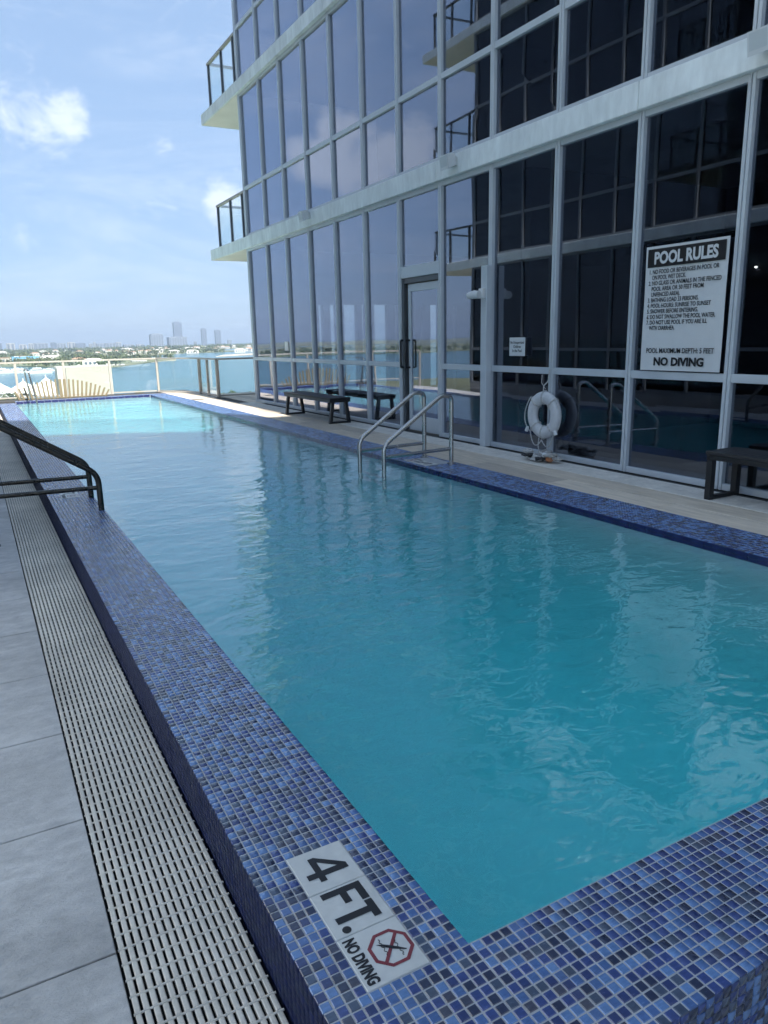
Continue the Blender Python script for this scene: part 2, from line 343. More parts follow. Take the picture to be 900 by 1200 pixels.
# pool basin: one shell, deep near the camera, a shallow shelf at the far end
def basin():
    mb = MB(); x0, x1 = XL+.002, XR+.001
    stations = [(YN+.002, -.9), (YN+.03, -1.10), (YN+.12, -1.22), (YN+.35, -1.30), (8.6, -1.30), (9.4, -1.22), (10.4, -.86), (11.2, -.52), (11.8, -.36), (12.4, -.31), (YF-.30, -.30), (YF-.012, -.25)]
    def section(d):
        r = min(.42, -d*.75); P = [(x0, -.012)]
        P += [(x0+r*(1-math.cos(a*math.pi/16)), d+r*(1-math.sin(a*math.pi/16))) for a in range(0, 9)]
        P += [(x1-r*(1-math.cos(a*math.pi/16)), d+r*(1-math.sin(a*math.pi/16))) for a in range(8, -1, -1)]
        return P+[(x1, -.008)]
    S = [[(x, y, z) for x, z in section(d)] for y, d in stations]; n = len(S[0])
    mb.add([p for q in S for p in q], [(a*n+k, a*n+k+1, (a+1)*n+k+1, (a+1)*n+k) for a in range(len(S)-1) for k in range(n-1)], 0, True)
    mb.add(S[0], [tuple(range(n))]); mb.add(S[-1], [tuple(range(n-1, -1, -1))])
    return mb.build('pool_basin', PLASTER, kind='structure')
basin()
box('pool_water', (XL-.03, YN-.03, -1.5), (XR+.01, YF+.01, -.006), WATER, kind='structure')

# ---- mosaic coping
PT = .0262; GAP = .0034
def tile_template(w, d, h, c=.0016):
    a, b = w/2, d/2
    V = [(-a, -b, -h), (a, -b, -h), (a, b, -h), (-a, b, -h), (-a, -b, -c), (a, -b, -c), (a, b, -c), (-a, b, -c),
         (-a+c, -b+c, 0), (a-c, -b+c, 0), (a-c, b-c, 0), (-a+c, b-c, 0)]
    F = [(0, 1, 5, 4), (1, 2, 6, 5), (2, 3, 7, 6), (3, 0, 4, 7), (4, 5, 9, 8), (5, 6, 10, 9), (6, 7, 11, 10), (7, 4, 8, 11), (8, 9, 10, 11)]
    return np.array(V), np.array(F)
TV, TF = tile_template(PT-GAP, PT-GAP, .006)
TILE_MESH = []
for i in range(len(TILES)):
    me = bpy.data.meshes.new('mosaic_tile'); me.from_pydata(TV.tolist(), [], TF.tolist()); me.materials.append(TILES[i]); TILE_MESH.append(me)
def pick_tiles(n, w=TILE_W):
    return rng.choice(len(TILES), size=n, p=np.array(w)/sum(w))
ROTS = {'up': Matrix.Identity(3), 'left': Matrix.Rotation(-math.pi/2, 3, 'Y'), 'front': Matrix.Rotation(math.pi/2, 3, 'X')}
def project(p):
    d = p - np.array([0, 0, H]); z = d @ np.array(FW); return 450+FPX*(d @ np.array(RT))/z, 600-FPX*(d @ np.array(UP))/z, z
def mosaic(parent, centres, face, single=0, w=TILE_W):
    """tiles at centres; the `single` largest in view become objects of their own, the rest one part"""
    C = np.array(centres, float); col = pick_tiles(len(C), w); R = np.array(ROTS[face])
    C = C + (rng.random(C.shape)-.5)*np.array([.0008, .0008, .0006]) ; nrm_ = R @ np.array([0, 0, 1.])
    sh = rng.normal(size=(4000, 2))*.0006; C[:, :2] += sh[(np.floor(C[:, 1]/.3144).astype(int)*17+np.floor(C[:, 0]/.3144).astype(int)*5) % 4000]   # mosaic comes in sheets
    px, py, z = project(C)
    dv = np.array([0, 0, H])-C; dist = np.linalg.norm(dv, axis=1); vis = (dv @ nrm_)/dist
    size = np.where((z > .1) & (px > -4) & (px < 904) & (py > -4) & (py < 1204) & (vis > 0), vis/np.maximum(dist, .1)**2, 0)
    order = np.argsort(-size); one = [k for k in order[:single] if size[k] > 0]; rest = np.setdiff1d(np.arange(len(C)), one)
    q = Matrix(R.tolist()).to_euler()
    for k in one:
        o = link('mosaic_tile', TILE_MESH[col[k]], parent, C[k]); o.rotation_euler = q
    if len(rest):
        V = (TV @ R.T)[None] + C[rest][:, None]; Fm = TF[None]+(np.arange(len(rest))*len(TV))[:, None, None]
        me = bpy.data.meshes.new('mosaic_field'); nv = V.shape[0]*V.shape[1]; nf = Fm.shape[0]*Fm.shape[1]
        me.vertices.add(nv); me.vertices.foreach_set('co', V.reshape(-1).astype(np.float32))
        me.loops.add(nf*4); me.loops.foreach_set('vertex_index', Fm.reshape(-1).astype(np.int32))
        me.polygons.add(nf); me.polygons.foreach_set('loop_start', np.arange(nf, dtype=np.int32)*4)
        for t in TILES: me.materials.append(t)
        me.polygons.foreach_set('material_index', np.repeat(col[rest], len(TF)).astype(np.int32)); me.update(calc_edges=True); me.validate()
        link('mosaic_field', me, parent, kind='stuff')
def grid(xs, ys, z): return [(x, y, z) for y in ys for x in xs]
SIGNS = [(XO+4*PT, 1.150, 6, 18), (XO+4*PT, 1.150+PT*226, 6, 18)]   # depth markers set in the left coping: x, y, width and length in tiles
def in_sign(x, y): return any(sx < x < sx+w*PT and sy < y < sy+h*PT for sx, sy, w, h in SIGNS)
cl = box('coping_left', (XO+.003, YNO+.003, -1.62), (XL-.003, YFO, -.0017), GROUT, kind='structure')
ny = int((YFO-YNO)/PT); xs = [XO+PT*(i+.5) for i in range(14)]; ys = [1.150+PT*(j+.5) for j in range(-14, ny-14)]
mosaic(cl, [c for c in grid(xs, ys, 0) if not in_sign(c[0], c[1])], 'up', 160)
zs = [-PT*(k+.5)-.003 for k in range(8)]
GROUT_SHADE = mat('grout_shaded', (.03, .035, .06), .8, 0, .2, 9, coord='w')  # shade of the kerb face put into the grout colour
kerb = box('kerb_face', (XO+.0026, YNO+.004, -.40), (XO+.0032, YFO-.01, -.0012), GROUT_SHADE, cl)
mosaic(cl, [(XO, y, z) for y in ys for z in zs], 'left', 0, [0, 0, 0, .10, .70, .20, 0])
KERB_SHADE = [mat('kerb_mosaic_shaded_%d' % i, c, .5, 0, .3, 40, spec=.2, coord='w') for i, c in enumerate([(.014, .022, .080), (.011, .017, .058), (.022, .030, .066)])]  # kerb face shade put into darker, duller tile colours
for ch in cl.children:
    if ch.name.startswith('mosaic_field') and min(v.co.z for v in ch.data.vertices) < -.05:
        for i in range(len(ch.data.materials)): ch.data.materials[i] = KERB_SHADE[i % 3]
cn = box('coping_near', (XL-.002, YNO+.003, -1.62), (XRO, YN-.003, -.0017), GROUT, kind='structure')
xs2 = [XL+PT*(i+.5) for i in range(116)]; ys2 = [1.150+PT*(j+.5) for j in range(-14, 0)]
mosaic(cn, grid(xs2, ys2, 0), 'up', 140)
mosaic(cn, [(XO+PT*(i+.5), YNO-.001, z) for i in range(130) for z in zs], 'front', 0)
cr_ = box('coping_right', (XR+.014, YN, -1.62), (XRO, YF-.002, ZR-.0017), GROUT, kind='structure')
xs3 = [XR+PT*.978*(i+.5) for i in range(17)]; ys3 = [1.2+PT*(j+.5) for j in range(int((YF-1.2)/PT))]
RS = (4.00, 6.40, .30, .46)                                    # depth marker between the rails on the right coping
mosaic(cr_, [c for c in grid(xs3, ys3, ZR) if not (RS[0]-.013 < c[0] < RS[0]+.3175 and RS[1] < c[1] < RS[1]+RS[3])], 'up', 0, [.30, .25, .14, .08, .05, .12, .06])
cf = box('coping_far', (XL-.002, YF+.003, -1.62), (XRO, YFO, ZR-.0017), GROUT, kind='structure')
mosaic(cf, grid([XL+PT*(i+.5) for i in range(136)], [YF+PT*(j+.5) for j in range(13)], ZR), 'up', 0)
# navy trim tiles at the waterline of the right wall, two courses of long tiles
NT = MB().cbox((-.006, -.0755, -.0133), (.006, .0755, .0133), .0012).mesh('waterline_tile', NAVY)
k = 0
while 1.35+k*.155 < YF-.1:
    for zz in (ZR-.0155, ZR-.0437): link('waterline_tile', NT, cr_, (XR+.004, 1.35+k*.155, zz))
    k += 1
NT2 = MB().cbox((-.0755, -.006, -.0265), (.0755, .006, .0265), .0012).mesh('waterline_tile', NAVY)
for k in range(20): link('waterline_tile', NT2, cf, (XL+.08+k*.155, YF, ZR-.0285))

# ---- deck paving, each slab a piece
PV = .635
SLAB = MB().cbox((-.3145, -.3145, -.02), (.3145, .3145, 0), .002).mesh('paver', PORC)
for i in range(3):
    for j in range(-4, 30):
        o = link('paver', SLAB, deckL, (XG-.002-.3175-i*PV, 1.75+PV*(j+.5), ZG+random.uniform(-.0012, .0012)))
        if random.random() < .5: o.rotation_euler.z = math.pi
PLANK_M = {}
for ri, (xa, xb) in enumerate([(XRO+.005, 4.653), (4.660, 4.923), (4.930, 5.275)]):
    for v in range(3):
        me = MB().cbox((-(xb-xa)/2, -.596, -.02), ((xb-xa)/2, .596, 0), .003).mesh('deck_plank', PLANKL if ri == 2 else PLANKS[v]); PLANK_M[ri, v] = me
    y = .2+ri*.43
    while y+.6 < (17.3 if ri < 2 else 15.4):
        link('deck_plank', PLANK_M[ri, random.randrange(3)], deckR, ((xa+xb)/2, y+.6, ZR+random.uniform(-.001, .001))); y += 1.2
for i in range(9):
    for j in range(3 if i > 1 else 0):
        link('deck_plank', PLANK_M[1, random.randrange(3)], deckR, (4.79+i*.27, 15.6+.6+j*1.2-.6, ZR))
for i in range(3):
    for j in range(3): link('deck_plank', PLANK_M[1, random.randrange(3)], deckC, (XRO+.137+i*.268, 17.97+j*1.2-.0, ZR))

# ---- drain grate along the left coping
gr = thing('drain_grate', 'long pale slatted overflow grate between grey pavers and blue mosaic kerb', 'grate', (0, 0, ZG))
NB = 15; BP = (XO-.006-XG)/NB; BL = YFO-YNO
bar = MB()
y0 = 0.0; L_ = .054; nseg = int(BL/L_); MODN = 20
for k in range(MODN):                                            # a bar is a chain of shallow-crowned links
    a, b = k*L_+.0012, (k+1)*L_-.0012; w = .0069
    bar.add([(-w, a, -.014), (w, a, -.014), (w, b, -.014), (-w, b, -.014), (-w, a, -.002), (w, a, -.002), (w, b, -.002), (-w, b, -.002),
             (-w*.6, a+.004, 0), (w*.6, a+.004, 0), (w*.6, b-.004, 0), (-w*.6, b-.004, 0)],
            [(0, 1, 5, 4), (1, 2, 6, 5), (2, 3, 7, 6), (3, 0, 4, 7), (4, 5, 9, 8), (5, 6, 10, 9), (6, 7, 11, 10), (7, 4, 8, 11), (8, 9, 10, 11)])
bar.box((-.005, .002, -.013), (.005, MODN*L_-.002, -.003))
BAR = bar.mesh('grate_bar', GRATE)
for q in range(nseg//MODN):
    dz_, dx_, tl_ = random.uniform(-.0016, .0016), random.uniform(-.0012, .0012), random.uniform(-.0012, .0012)
    for i in range(NB):
        o = link('grate_bar', BAR, gr, (XG+BP*(i+.5)+dx_, YNO+q*MODN*L_, dz_+random.uniform(-.0006, .0006))); o.rotation_euler.x = tl_
ROD = MB().tube([(XG, 0, -.0045), (XO-.006, 0, -.0045)], .0033, 6).mesh('cross_rod', GRATE)
rest = MB()
for k in range(nseg+1):
    if k < 300: link('cross_rod', ROD, gr, (0, YNO+k*L_, 0))
    else: rest.tube([(XG, YNO+k*L_, -.0045), (XO-.006, YNO+k*L_, -.0045)], .0033, 5)
rest.build('cross_rods_far', GRATE, gr, kind='stuff')

# ---- the glass wing on the right
bld = thing('glass_building', 'glass curtain wall building with pale aluminium mullions along the right of the pool', 'building', (XF, 5, 0))
def part(name, me_or_mb, m, parent=bld):
    """build in world coordinates, then hang under parent"""
    o = me_or_mb.build(name, m) if isinstance(me_or_mb, MB) else link(name, me_or_mb)
    o.parent = parent; o.matrix_parent_inverse = Matrix.Translation(parent_loc(parent)).inverted(); return o
def parent_loc(p):
    v = Vector((0, 0, 0))
    while p: v += Vector(p.location) + (p.matrix_parent_inverse.translation if p.parent else Vector((0, 0, 0))); p = p.parent
    return v
FL = [(ZR, 3.20, .965), (3.43, 6.115, 4.365), (6.335, 9.02, 7.27), (9.24, 11.93, 10.18)]     # glass zone and transom height of each storey
MW = .033
def mullion_mesh(y, z0, z1, xf=XF, sgn=1, w=MW):
    """two half frames with a dark shadow groove between them"""
    mb = MB(); d = .055
    for a, b in ((-w, -.004), (.004, w)):
        mb.cbox((min(xf, xf+sgn*d), y+a, z0), (max(xf, xf+sgn*d), y+b, z1), .003)
    mb.box((min(xf+sgn*.016, xf+sgn*d), y-.0045, z0), (max(xf+sgn*.016, xf+sgn*d), y+.0045, z1))
    return mb
def facade(parent, xf, sgn, bays, floors, door_bay=None, gm=None, fm=None):
    fm = fm or ALU
    gx = xf+sgn*.040
    for fi, (z0, z1, zt) in enumerate(floors):
        for i, y in enumerate(bays):
            w = .055 if i == 0 else MW
            part('mullion', mullion_mesh(y, z0, z1, xf, sgn, w), fm, parent)
        for yb, ya in zip(bays[:-1], bays[1:]):
            i = bays.index(yb); a, b = ya+MW+.001, yb-(.055 if i == 0 else MW)-.001
            isdoor = (fi == 0 and door_bay is not None and i == door_bay)
            f = lambda lo, hi, nm: part(nm, MB().cbox((min(xf+sgn*.006, xf+sgn*.058), a, lo), (max(xf+sgn*.006, xf+sgn*.058), b, hi), .003), fm, parent)
            f(z1-.055, z1, 'head_rail')
            if isdoor:
                f(2.13, 2.28, 'transom'); spans = [(2.28, z1-.055)]
            else:
                f(z0, z0+.055, 'sill_rail'); f(zt-.034, zt+.034, 'transom'); spans = [(z0+.055, zt-.034), (zt+.034, z1-.055)]
            for lo, hi in spans:
                t = [random.uniform(-.0016, .0016) for _ in range(4)]; th = .006
                V = []
                for s_ in (0, 1):
                    for (yy, zz), tt in zip(((a-.004, lo-.004), (b+.004, lo-.004), (b+.004, hi+.004), (a-.004, hi+.004)), t): V.append((gx+sgn*(s_*th)+tt, yy, zz))
                fs = [(0, 1, 2, 3), (7, 6, 5, 4), (0, 4, 5, 1), (1, 5, 6, 2), (2, 6, 7, 3), (3, 7, 4, 0)]
                part('pane', MB().add(V, fs), gm or GLASS, parent)
facade(bld, XF, 1, BAYS, FL, door_bay=6)
YE = BAYS[0]+.055                                              # far end of the wing
for z0, z1 in ((3.20, 3.43), (6.115, 6.335), (9.02, 9.24), (11.93, 12.2)):
    cut = [BAYS[-1]-.3]+[BAYS[i] for i in (16, 13, 10, 7, 4, 2)]+[YE+.002]
    for ca, cb in zip(cut[:-1], cut[1:]): part('slab_edge', MB().cbox((XF-.055+random.uniform(-.002, .002), ca+.003, z0), (XF+.16, cb-.003, z1), .006), BAND)
    part('floor_slab', MB().box((XF+.161, BAYS[-1]-.3, z0+.01), (15.8, YE-.01, z1-.01)), CONC)
part('ground_floor', MB().box((XF+.07, BAYS[-1], ZR-.03), (15.8, YE-.05, ZR+.004)), INFLOOR)
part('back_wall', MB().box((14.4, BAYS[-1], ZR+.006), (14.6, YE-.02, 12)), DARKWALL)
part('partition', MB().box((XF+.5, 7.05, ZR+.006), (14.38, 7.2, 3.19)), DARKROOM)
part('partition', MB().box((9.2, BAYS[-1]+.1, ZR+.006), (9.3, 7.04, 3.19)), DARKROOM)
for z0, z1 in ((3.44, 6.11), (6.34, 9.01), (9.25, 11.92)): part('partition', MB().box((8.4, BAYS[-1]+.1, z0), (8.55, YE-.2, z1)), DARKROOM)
part('rear_wall', MB().box((XF+.02, BAYS[-1]-.5, -1.62), (15.8, BAYS[-1]-.31, 12.2)), BAND)
# end wall of the ground floor with tall window openings between piers
XS = [5.41, 6.87, 6.98, 7.15, 7.30, 7.49, 7.82, 7.95, 8.04, 8.26, 8.62, 8.81, 8.90, 9.49, 9.57, 9.78, 10.03, 10.43, 10.53, 14.39]
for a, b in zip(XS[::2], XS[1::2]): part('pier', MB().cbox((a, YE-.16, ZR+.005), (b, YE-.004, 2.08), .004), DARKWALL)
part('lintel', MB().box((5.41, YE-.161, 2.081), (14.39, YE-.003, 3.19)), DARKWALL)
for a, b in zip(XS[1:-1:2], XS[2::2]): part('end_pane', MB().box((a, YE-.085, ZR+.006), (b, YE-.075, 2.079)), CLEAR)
for z0, z1 in ((3.435, 6.112), (6.34, 9.01), (9.25, 11.92)): part('end_wall', MB().box((XF+.09, YE-.12, z0), (14.39, YE-.003, z1)), BAND)
# stacked balconies past the far end
for z0, z1 in ((3.20, 3.43), (6.115, 6.335), (9.02, 9.24), (11.93, 12.15)):
    b = part('balcony', MB().cbox((XF-.055, YE+.004, z0), (11, 17.96, z1), .006), BAND)
    part('soffit', MB().box((XF-.02, YE+.01, z0-.006), (10.9, 17.90, z0-.0005)), SOFFIT, b)
    if z1 > 12: continue
    for y in (YE+.20, 16.55, 17.47): part('post', MB().cbox((XF+.02, y-.03, z1), (XF+.07, y+.03, z1+.88), .004), ALU2, b)
    for x in (6.8, 8.2, 9.6): part('post', MB().cbox((x, 17.44, z1), (x+.05, 17.50, z1+.88), .004), ALU2, b)
    part('handrail', MB().cbox((XF+.01, YE+.03, z1+.88), (XF+.08, 17.52, z1+.925), .004), RAILM, b)
    part('handrail', MB().cbox((XF+.081, 17.44, z1+.88), (11, 17.51, z1+.925), .004), RAILM, b)
    part('glass_panel', MB().box((XF+.038, YE+.06, z1+.06), (XF+.05, 17.46, z1+.879)), CLEAR, b)
    part('glass_panel', MB().box((XF+.08, 17.465, z1+.06), (10.9, 17.477, z1+.879)), CLEAR, b)
# the door in the seventh bay
dy0, dy1 = BAYS[7]+MW+.002, BAYS[6]-MW-.002
door = part('door', MB().cbox((XF+.055, dy0, ZR), (XF+.10, dy0+.04, 2.13), .003).cbox((XF+.02, dy1-.05, ZR), (XF+.11, dy1, 2.13), .003)
            .cbox((XF+.03, dy0+.041, 2.06), (XF+.10, dy1-.051, 2.13), .003), ALU2)
lf = MB(); a, b = dy0+.045, dy1-.10
for lo, hi in (((a, ZR+.01), (a+.07, 2.05)), ((b-.07, ZR+.01), (b, 2.05)), ((a+.0705, ZR+.01), (b-.0705, .26)), ((a+.0705, 1.95), (b-.0705, 2.05))):
    lf.cbox((XF+.060, lo[0], lo[1]), (XF+.098, hi[0], hi[1]), .003)
part('leaf_frame', lf, ALU, door)
part('pane', MB().box((XF+.074, a+.068, .255), (XF+.082, b-.068, 1.955)), GLASS, door)
for s_ in (0, 1):
    hy = b-.035+s_*.13 if s_ == 0 else dy1-.025
    part('handle', MB().tube(bend([(XF+.06, hy, .93), (XF-.005-.02*s_, hy, .93), (XF-.005-.02*s_, hy, 1.30), (XF+.06, hy, 1.30)], .015), .014, 8), BLACKM, door)
# conduit box beside the door, with its little camera as a thing of its own
part('conduit', MB().cbox((XF-.085, 7.15-.055, ZR), (XF-.002, 7.15+.055, 2.12), .005), ALU)

# ---- the opposite wing, met only in the reflections
opp = thing('opposite_building', 'glass building wing across the deck, mirrored in the dark panes', 'building', (-1.9, 5, 0))
XO2 = -1.9
OB = [17.75-1.05*i for i in range(12)]
facade(opp, XO2, -1, OB, FL[:2], None, GLASS_D, ALU_D)
facade(opp, XO2, -1, OB[:9], FL[2:3], None, GLASS_D, ALU_D)
facade(opp, XO2, -1, OB[:4], FL[3:], None, GLASS_D, ALU_D)
for z0, z1, yb_ in ((3.20, 3.43, OB[-1]), (6.115, 6.335, OB[-1]), (9.02, 9.24, OB[8]), (11.93, 12.2, OB[3])):
    part('slab_edge', MB().cbox((XO2-.16, yb_-.1, z0), (XO2+.055, OB[0]+.055, z1), .006), BAND, opp)
    part('floor_slab', MB().box((-8.4, yb_-.1, z0+.01), (XO2-.161, OB[0]+.04, z1-.01)), CONC, opp)
    b = part('balcony', MB().cbox((-7, OB[0]+.058, z0), (XO2+.055, 20.2, z1), .006), BAND, opp)
    part('soffit', MB().box((-6.9, OB[0]+.07, z0-.006), (XO2+.02, 20.15, z0-.0005)), SOFFIT, b)
    for y in (18.0, 18.9, 19.72): part('post', MB().cbox((XO2-.07, y-.03, z1), (XO2-.02, y+.03, z1+.88), .004), ALU2, b)
    part('handrail', MB().cbox((XO2-.08, OB[0]+.06, z1+.88), (XO2-.01, 19.77, z1+.925), .004), ALU2, b)
    part('handrail', MB().cbox((-7, 19.70, z1+.88), (XO2-.081, 19.77, z1+.925), .004), ALU2, b)
    part('glass_panel', MB().box((XO2-.05, OB[0]+.08, z1+.06), (XO2-.038, 19.7, z1+.879)), CLEAR, b)
for z_, yb_ in ((6.1, OB[-1]), (9.0, OB[8]), (11.9, OB[3])): part('inner_wall', MB().box((-5.2, yb_, ZR+.01 if z_ < 7 else z_-2.6), (-5.0, OB[0]-.11, z_)), DARKROOM, opp)
part('end_wall', MB().box((-8.4, OB[0]-.1, -.18), (XO2-.09, OB[0]+.03, 11.92)), DARKWALL, opp)
part('plinth', MB().box((-8.4, OB[-1], -.30), (XO2-.01, OB[0]+.04, ZR-.002)), CONC, opp)
for z_, za_, yb_ in ((6.34, -.3, OB[-1]), (9.24, 6.345, OB[8]), (12.2, 9.245, OB[3])): part('rear_wall', MB().box((-8.4, yb_-.3, za_), (XO2-.02, yb_-.11, z_)), BAND, opp)

# ---- unseen block added behind the camera, its edge shaped to cast the pool's shadow line
k_ = 1/math.tan(SUN_EL); hb = 24.5
def cast(x, y): return (x+hb*k_*math.sin(SUN_AZ), y-hb*k_*math.cos(SUN_AZ))
P_ = [cast(-1.95, 16.5), cast(.54, 15.24), cast(4.08, 13.4), cast(4.42, 12.2)]
x0_, x1_ = P_[0][0], XF+3.5
poly = [(x0_, -20), (x1_, -20), (x1_, P_[-1][1])]+[p for p in reversed(P_) if p[0] < x1_]
back = thing('rear_shadow_block', 'unseen block on columns, added behind the near end of the pool to cast its shadow', 'building', (0, -15, 0))
part('shadow_block', MB().prism(poly, 4.2, hb), BAND, back)
for cx_ in (x0_+.5, (x0_+x1_)/2, x1_-.5):
    for cy_ in (-19, -13, -9): part('column', MB().tube([(cx_, cy_, -.34), (cx_, cy_, 4.199)], .3, 16), CONC, back)

# ---- glass railing round the far end of the deck
rl = thing('glass_railing', 'beige metal railing with clear glass panels at the far end of the deck', 'railing', (2, 20.5, 0))
RP = [(-1.75, 20.55), (-.15, 20.55), (.95, 20.55), (2.05, 20.55), (3.16, 20.55), (4.34, 20.42), (5.06, 18.88), (5.06, 18.15), (5.06, 17.32), (6.6, 17.24), (8.2, 17.24), (9.8, 17.24)]
for i, (x, y) in enumerate(RP):
    w = .036 if i in (6, 8) else .028
    part('post', MB().cbox((x-w, y-w, ZR if x > XG else ZG), (x+w, y+w, .915), .004), RAILM, rl)
for (xa, ya), (xb, yb) in zip(RP[:-1], RP[1:]):
    d = Vector((xb-xa, yb-ya, 0)).normalized(); nn = Vector((-d.y, d.x, 0))
    def beam(z0, z1, w, i0, i1, nm, m):
        A = Vector((xa, ya, 0))+d*i0; B = Vector((xb, yb, 0))-d*i1
        V = [A-nn*w, B-nn*w, B+nn*w, A+nn*w]; part(nm, MB().prism([(v.x, v.y) for v in V], z0, z1), m, rl)
    beam(.916, .955, .034, -.0, .0005, 'handrail', RAILM)
    beam(ZR+.06, .90, .005, .035, .035, 'glass_panel', CLEAR)
    beam(ZR+.025, ZR+.058, .016, .05, .05, 'bottom_rail', RAILM)

# ================================================================== OBJECTS
# ---- pool rails
def pool_rail(name, label, xin, xout, ys_, zdeck, m, sgn):
    """two sloped stainless grab rails joined by low bars; sgn = +1 when the deck lies to +x"""
    t = thing(name, label, 'pool ladder', (xout, sum(ys_)/2, zdeck))
    for y in ys_:
        pts = [(xin, y, -.17), (xin, y, .305), (xout-sgn*.115, y, .765), (xout+sgn*.0, y, .745), (xout, y, zdeck)]
        part('handrail', MB().tube(bend(pts, .085, 6), .0235, 12), m, t)
        part('side_bar', MB().tube([(xin+sgn*.02, y, .19), (xout-sgn*.02, y, .205)], .0185, 10), m, t)
        part('flange', MB().tube([(xout, y, zdeck+.0005), (xout, y, zdeck+.012)], .045, 16), m, t)
    for z in (-.075,): part('step', MB().cbox((xin-.04, ys_[0]+.021, z-.02), (xin+.04, ys_[1]-.021, z), .006), m, t)
    return t
pool_rail('pool_ladder', 'stainless steel pool ladder rails standing in front of the glass door', 3.47, 4.275, (6.34, 6.87), ZR, STEEL, 1)
pool_rail('pool_ladder', 'steel pool ladder rails, dark reflection put in their colour, over the grate, cut by the left edge', .80, -.02, (6.38, 6.98), ZG, STEEL_REFL, -1)
t = thing('grab_rail', 'thin steel grab rail at the far left corner of the sunlit pool end', 'grab rail', (1.15, 19.3, ZR))
part('handrail', MB().tube(bend([(1.26, 18.70, -.25), (1.12, 18.72, .80), (1.10, 19.78, .80), (1.165, 19.80, ZR)], .10, 6), .018, 10), STEEL, t)
part('flange', MB().tube([(1.165, 19.80, ZR+.0005), (1.165, 19.80, ZR+.012)], .04, 14), STEEL, t)

# ---- benches
def bench(label, x0, x1, y0, y1, top, lean):
    t = thing('bench', label, 'bench', ((x0+x1)/2, (y0+y1)/2, ZR)); n = 5; w = (x1-x0)/n
    for i in range(n): part('seat_slat', MB().cbox((x0+i*w+.003, y0, top-.028), (x0+(i+1)*w-.003, y1, top), .003), SLAT, t)
    part('apron', MB().cbox((x0+.006, y0+.01, top-.072), (x1-.006, y0+.04, top-.029), .003).cbox((x0+.006, y1-.04, top-.072), (x1-.006, y1-.01, top-.029), .003)
         .cbox((x0+.008, y0+.041, top-.068), (x0+.035, y1-.041, top-.029), .003).cbox((x1-.035, y0+.041, top-.068), (x1-.008, y1-.041, top-.029), .003), BLACKM, t)
    for ya in (y0+.02, y1-.07):
        s = .024; z0, z1 = ZR, top-.073; l = lean
        mb = MB()
        def strut(pa, pb, hx):
            mb.add([(pa[0]-hx, ya, pa[1]), (pa[0]+hx, ya, pa[1]), (pa[0]+hx, ya+.05, pa[1]), (pa[0]-hx, ya+.05, pa[1]),
                    (pb[0]-hx, ya, pb[1]), (pb[0]+hx, ya, pb[1]), (pb[0]+hx, ya+.05, pb[1]), (pb[0]-hx, ya+.05, pb[1])],
                   [(0, 3, 2, 1), (4, 5, 6, 7), (0, 1, 5, 4), (1, 2, 6, 5), (2, 3, 7, 6), (3, 0, 4, 7)])
        strut((x0+s, z0), (x0+s+l, z1), s); strut((x1-s, z0), (x1-s-l, z1), s)
        mb.cbox((x0+2*s+.001, ya+.002, z0+.001), (x1-2*s-.001, ya+.048, z0+.032), .003)
        part('leg_frame', mb, BLACKM, t)
    return t
bench('black slatted bench beside the far left panes, before the glass door', 4.80, 5.17, 10.48, 12.42, .445, .045)
bench('black bench under the pool rules sign, cut by the right edge', 4.955, 5.315, 1.90, 3.80, .43, 0)

# ---- ring buoy hung on a mullion, with its rope
ry, rz, rx = 6.075, .505, XF-.065
rb = thing('ring_buoy', 'white ring life buoy hanging on a mullion right of the small notice', 'life buoy', (rx, ry, rz))
Rm, rr_ = .185, .066; V = []; F = []; nu, nv_ = 48, 18
for i in range(nu):
    a = 2*math.pi*i/nu
    for j in range(nv_):
        b = 2*math.pi*j/nv_; k = Rm+rr_*math.cos(b); V.append((rx+rr_*.72*math.sin(b), ry+k*math.cos(a), rz+k*math.sin(a)))
for i in range(nu):
    for j in range(nv_): F.append((i*nv_+j, ((i+1) % nu)*nv_+j, ((i+1) % nu)*nv_+(j+1) % nv_, i*nv_+(j+1) % nv_))
part('ring', MB().add(V, F, 0, True), BUOY, rb)
for ang in (45, 90, 135, 225, 270, 315):
    a = rad(ang); ca, sa = math.cos(a), math.sin(a); pts = []
    for j in range(16):
        b = 2*math.pi*j/16; k = Rm+(rr_+.004)*math.cos(b); pts.append((rx+(rr_*.72+.004)*math.sin(b), ry+k*ca, rz+k*sa))
    part('rope_band', MB().tube(pts, .009, 6, closed=True), ROPE, rb)
for a0, a1, sag in ((225, 270, .085), (270, 315, .085), (315, 360+45, .03), (135, 225, .03)):
    pts = []
    for j in range(13):
        u = j/12; a = rad(a0+(a1-a0)*u); k = Rm+rr_+.012; pts.append((rx-.03, ry+k*math.cos(a)*(1+.08*math.sin(math.pi*u)), rz+k*math.sin(a)-sag*math.sin(math.pi*u)))
    part('grab_rope', MB().tube(pts, .006, 6), ROPE, rb)
part('hanger', MB().tube(bend([(rx-.02, ry, rz+Rm+rr_-.02), (rx-.01, ry+.01, rz+Rm+rr_+.06), (rx+.045, ry+.004, rz+Rm+rr_+.10), (rx+.05, ry-.006, rz+Rm+rr_+.22)], .02), .007, 6)
     .tube([(rx+.02, ry+.012, rz+Rm+rr_+.02), (rx-.02, ry+.035, rz+Rm+rr_+.09), (rx+.0, ry+.05, rz+Rm+rr_+.17)], .004, 5), ROPE, rb)
for dy in (.205, -.225): part('toggle', MB().tube([(rx-.05, ry+dy, rz-.14), (rx-.05, ry+dy*1.10, rz-.185)], [.016, .020], 10), WHITEP, rb)
part('throw_line', MB().tube(bend([(rx-.02, ry+.045, rz-.22), (rx-.035, ry+.05, rz-.33), (rx-.03, ry+.03, ZR+.06)], .03), .006, 6), ROPE, rb)
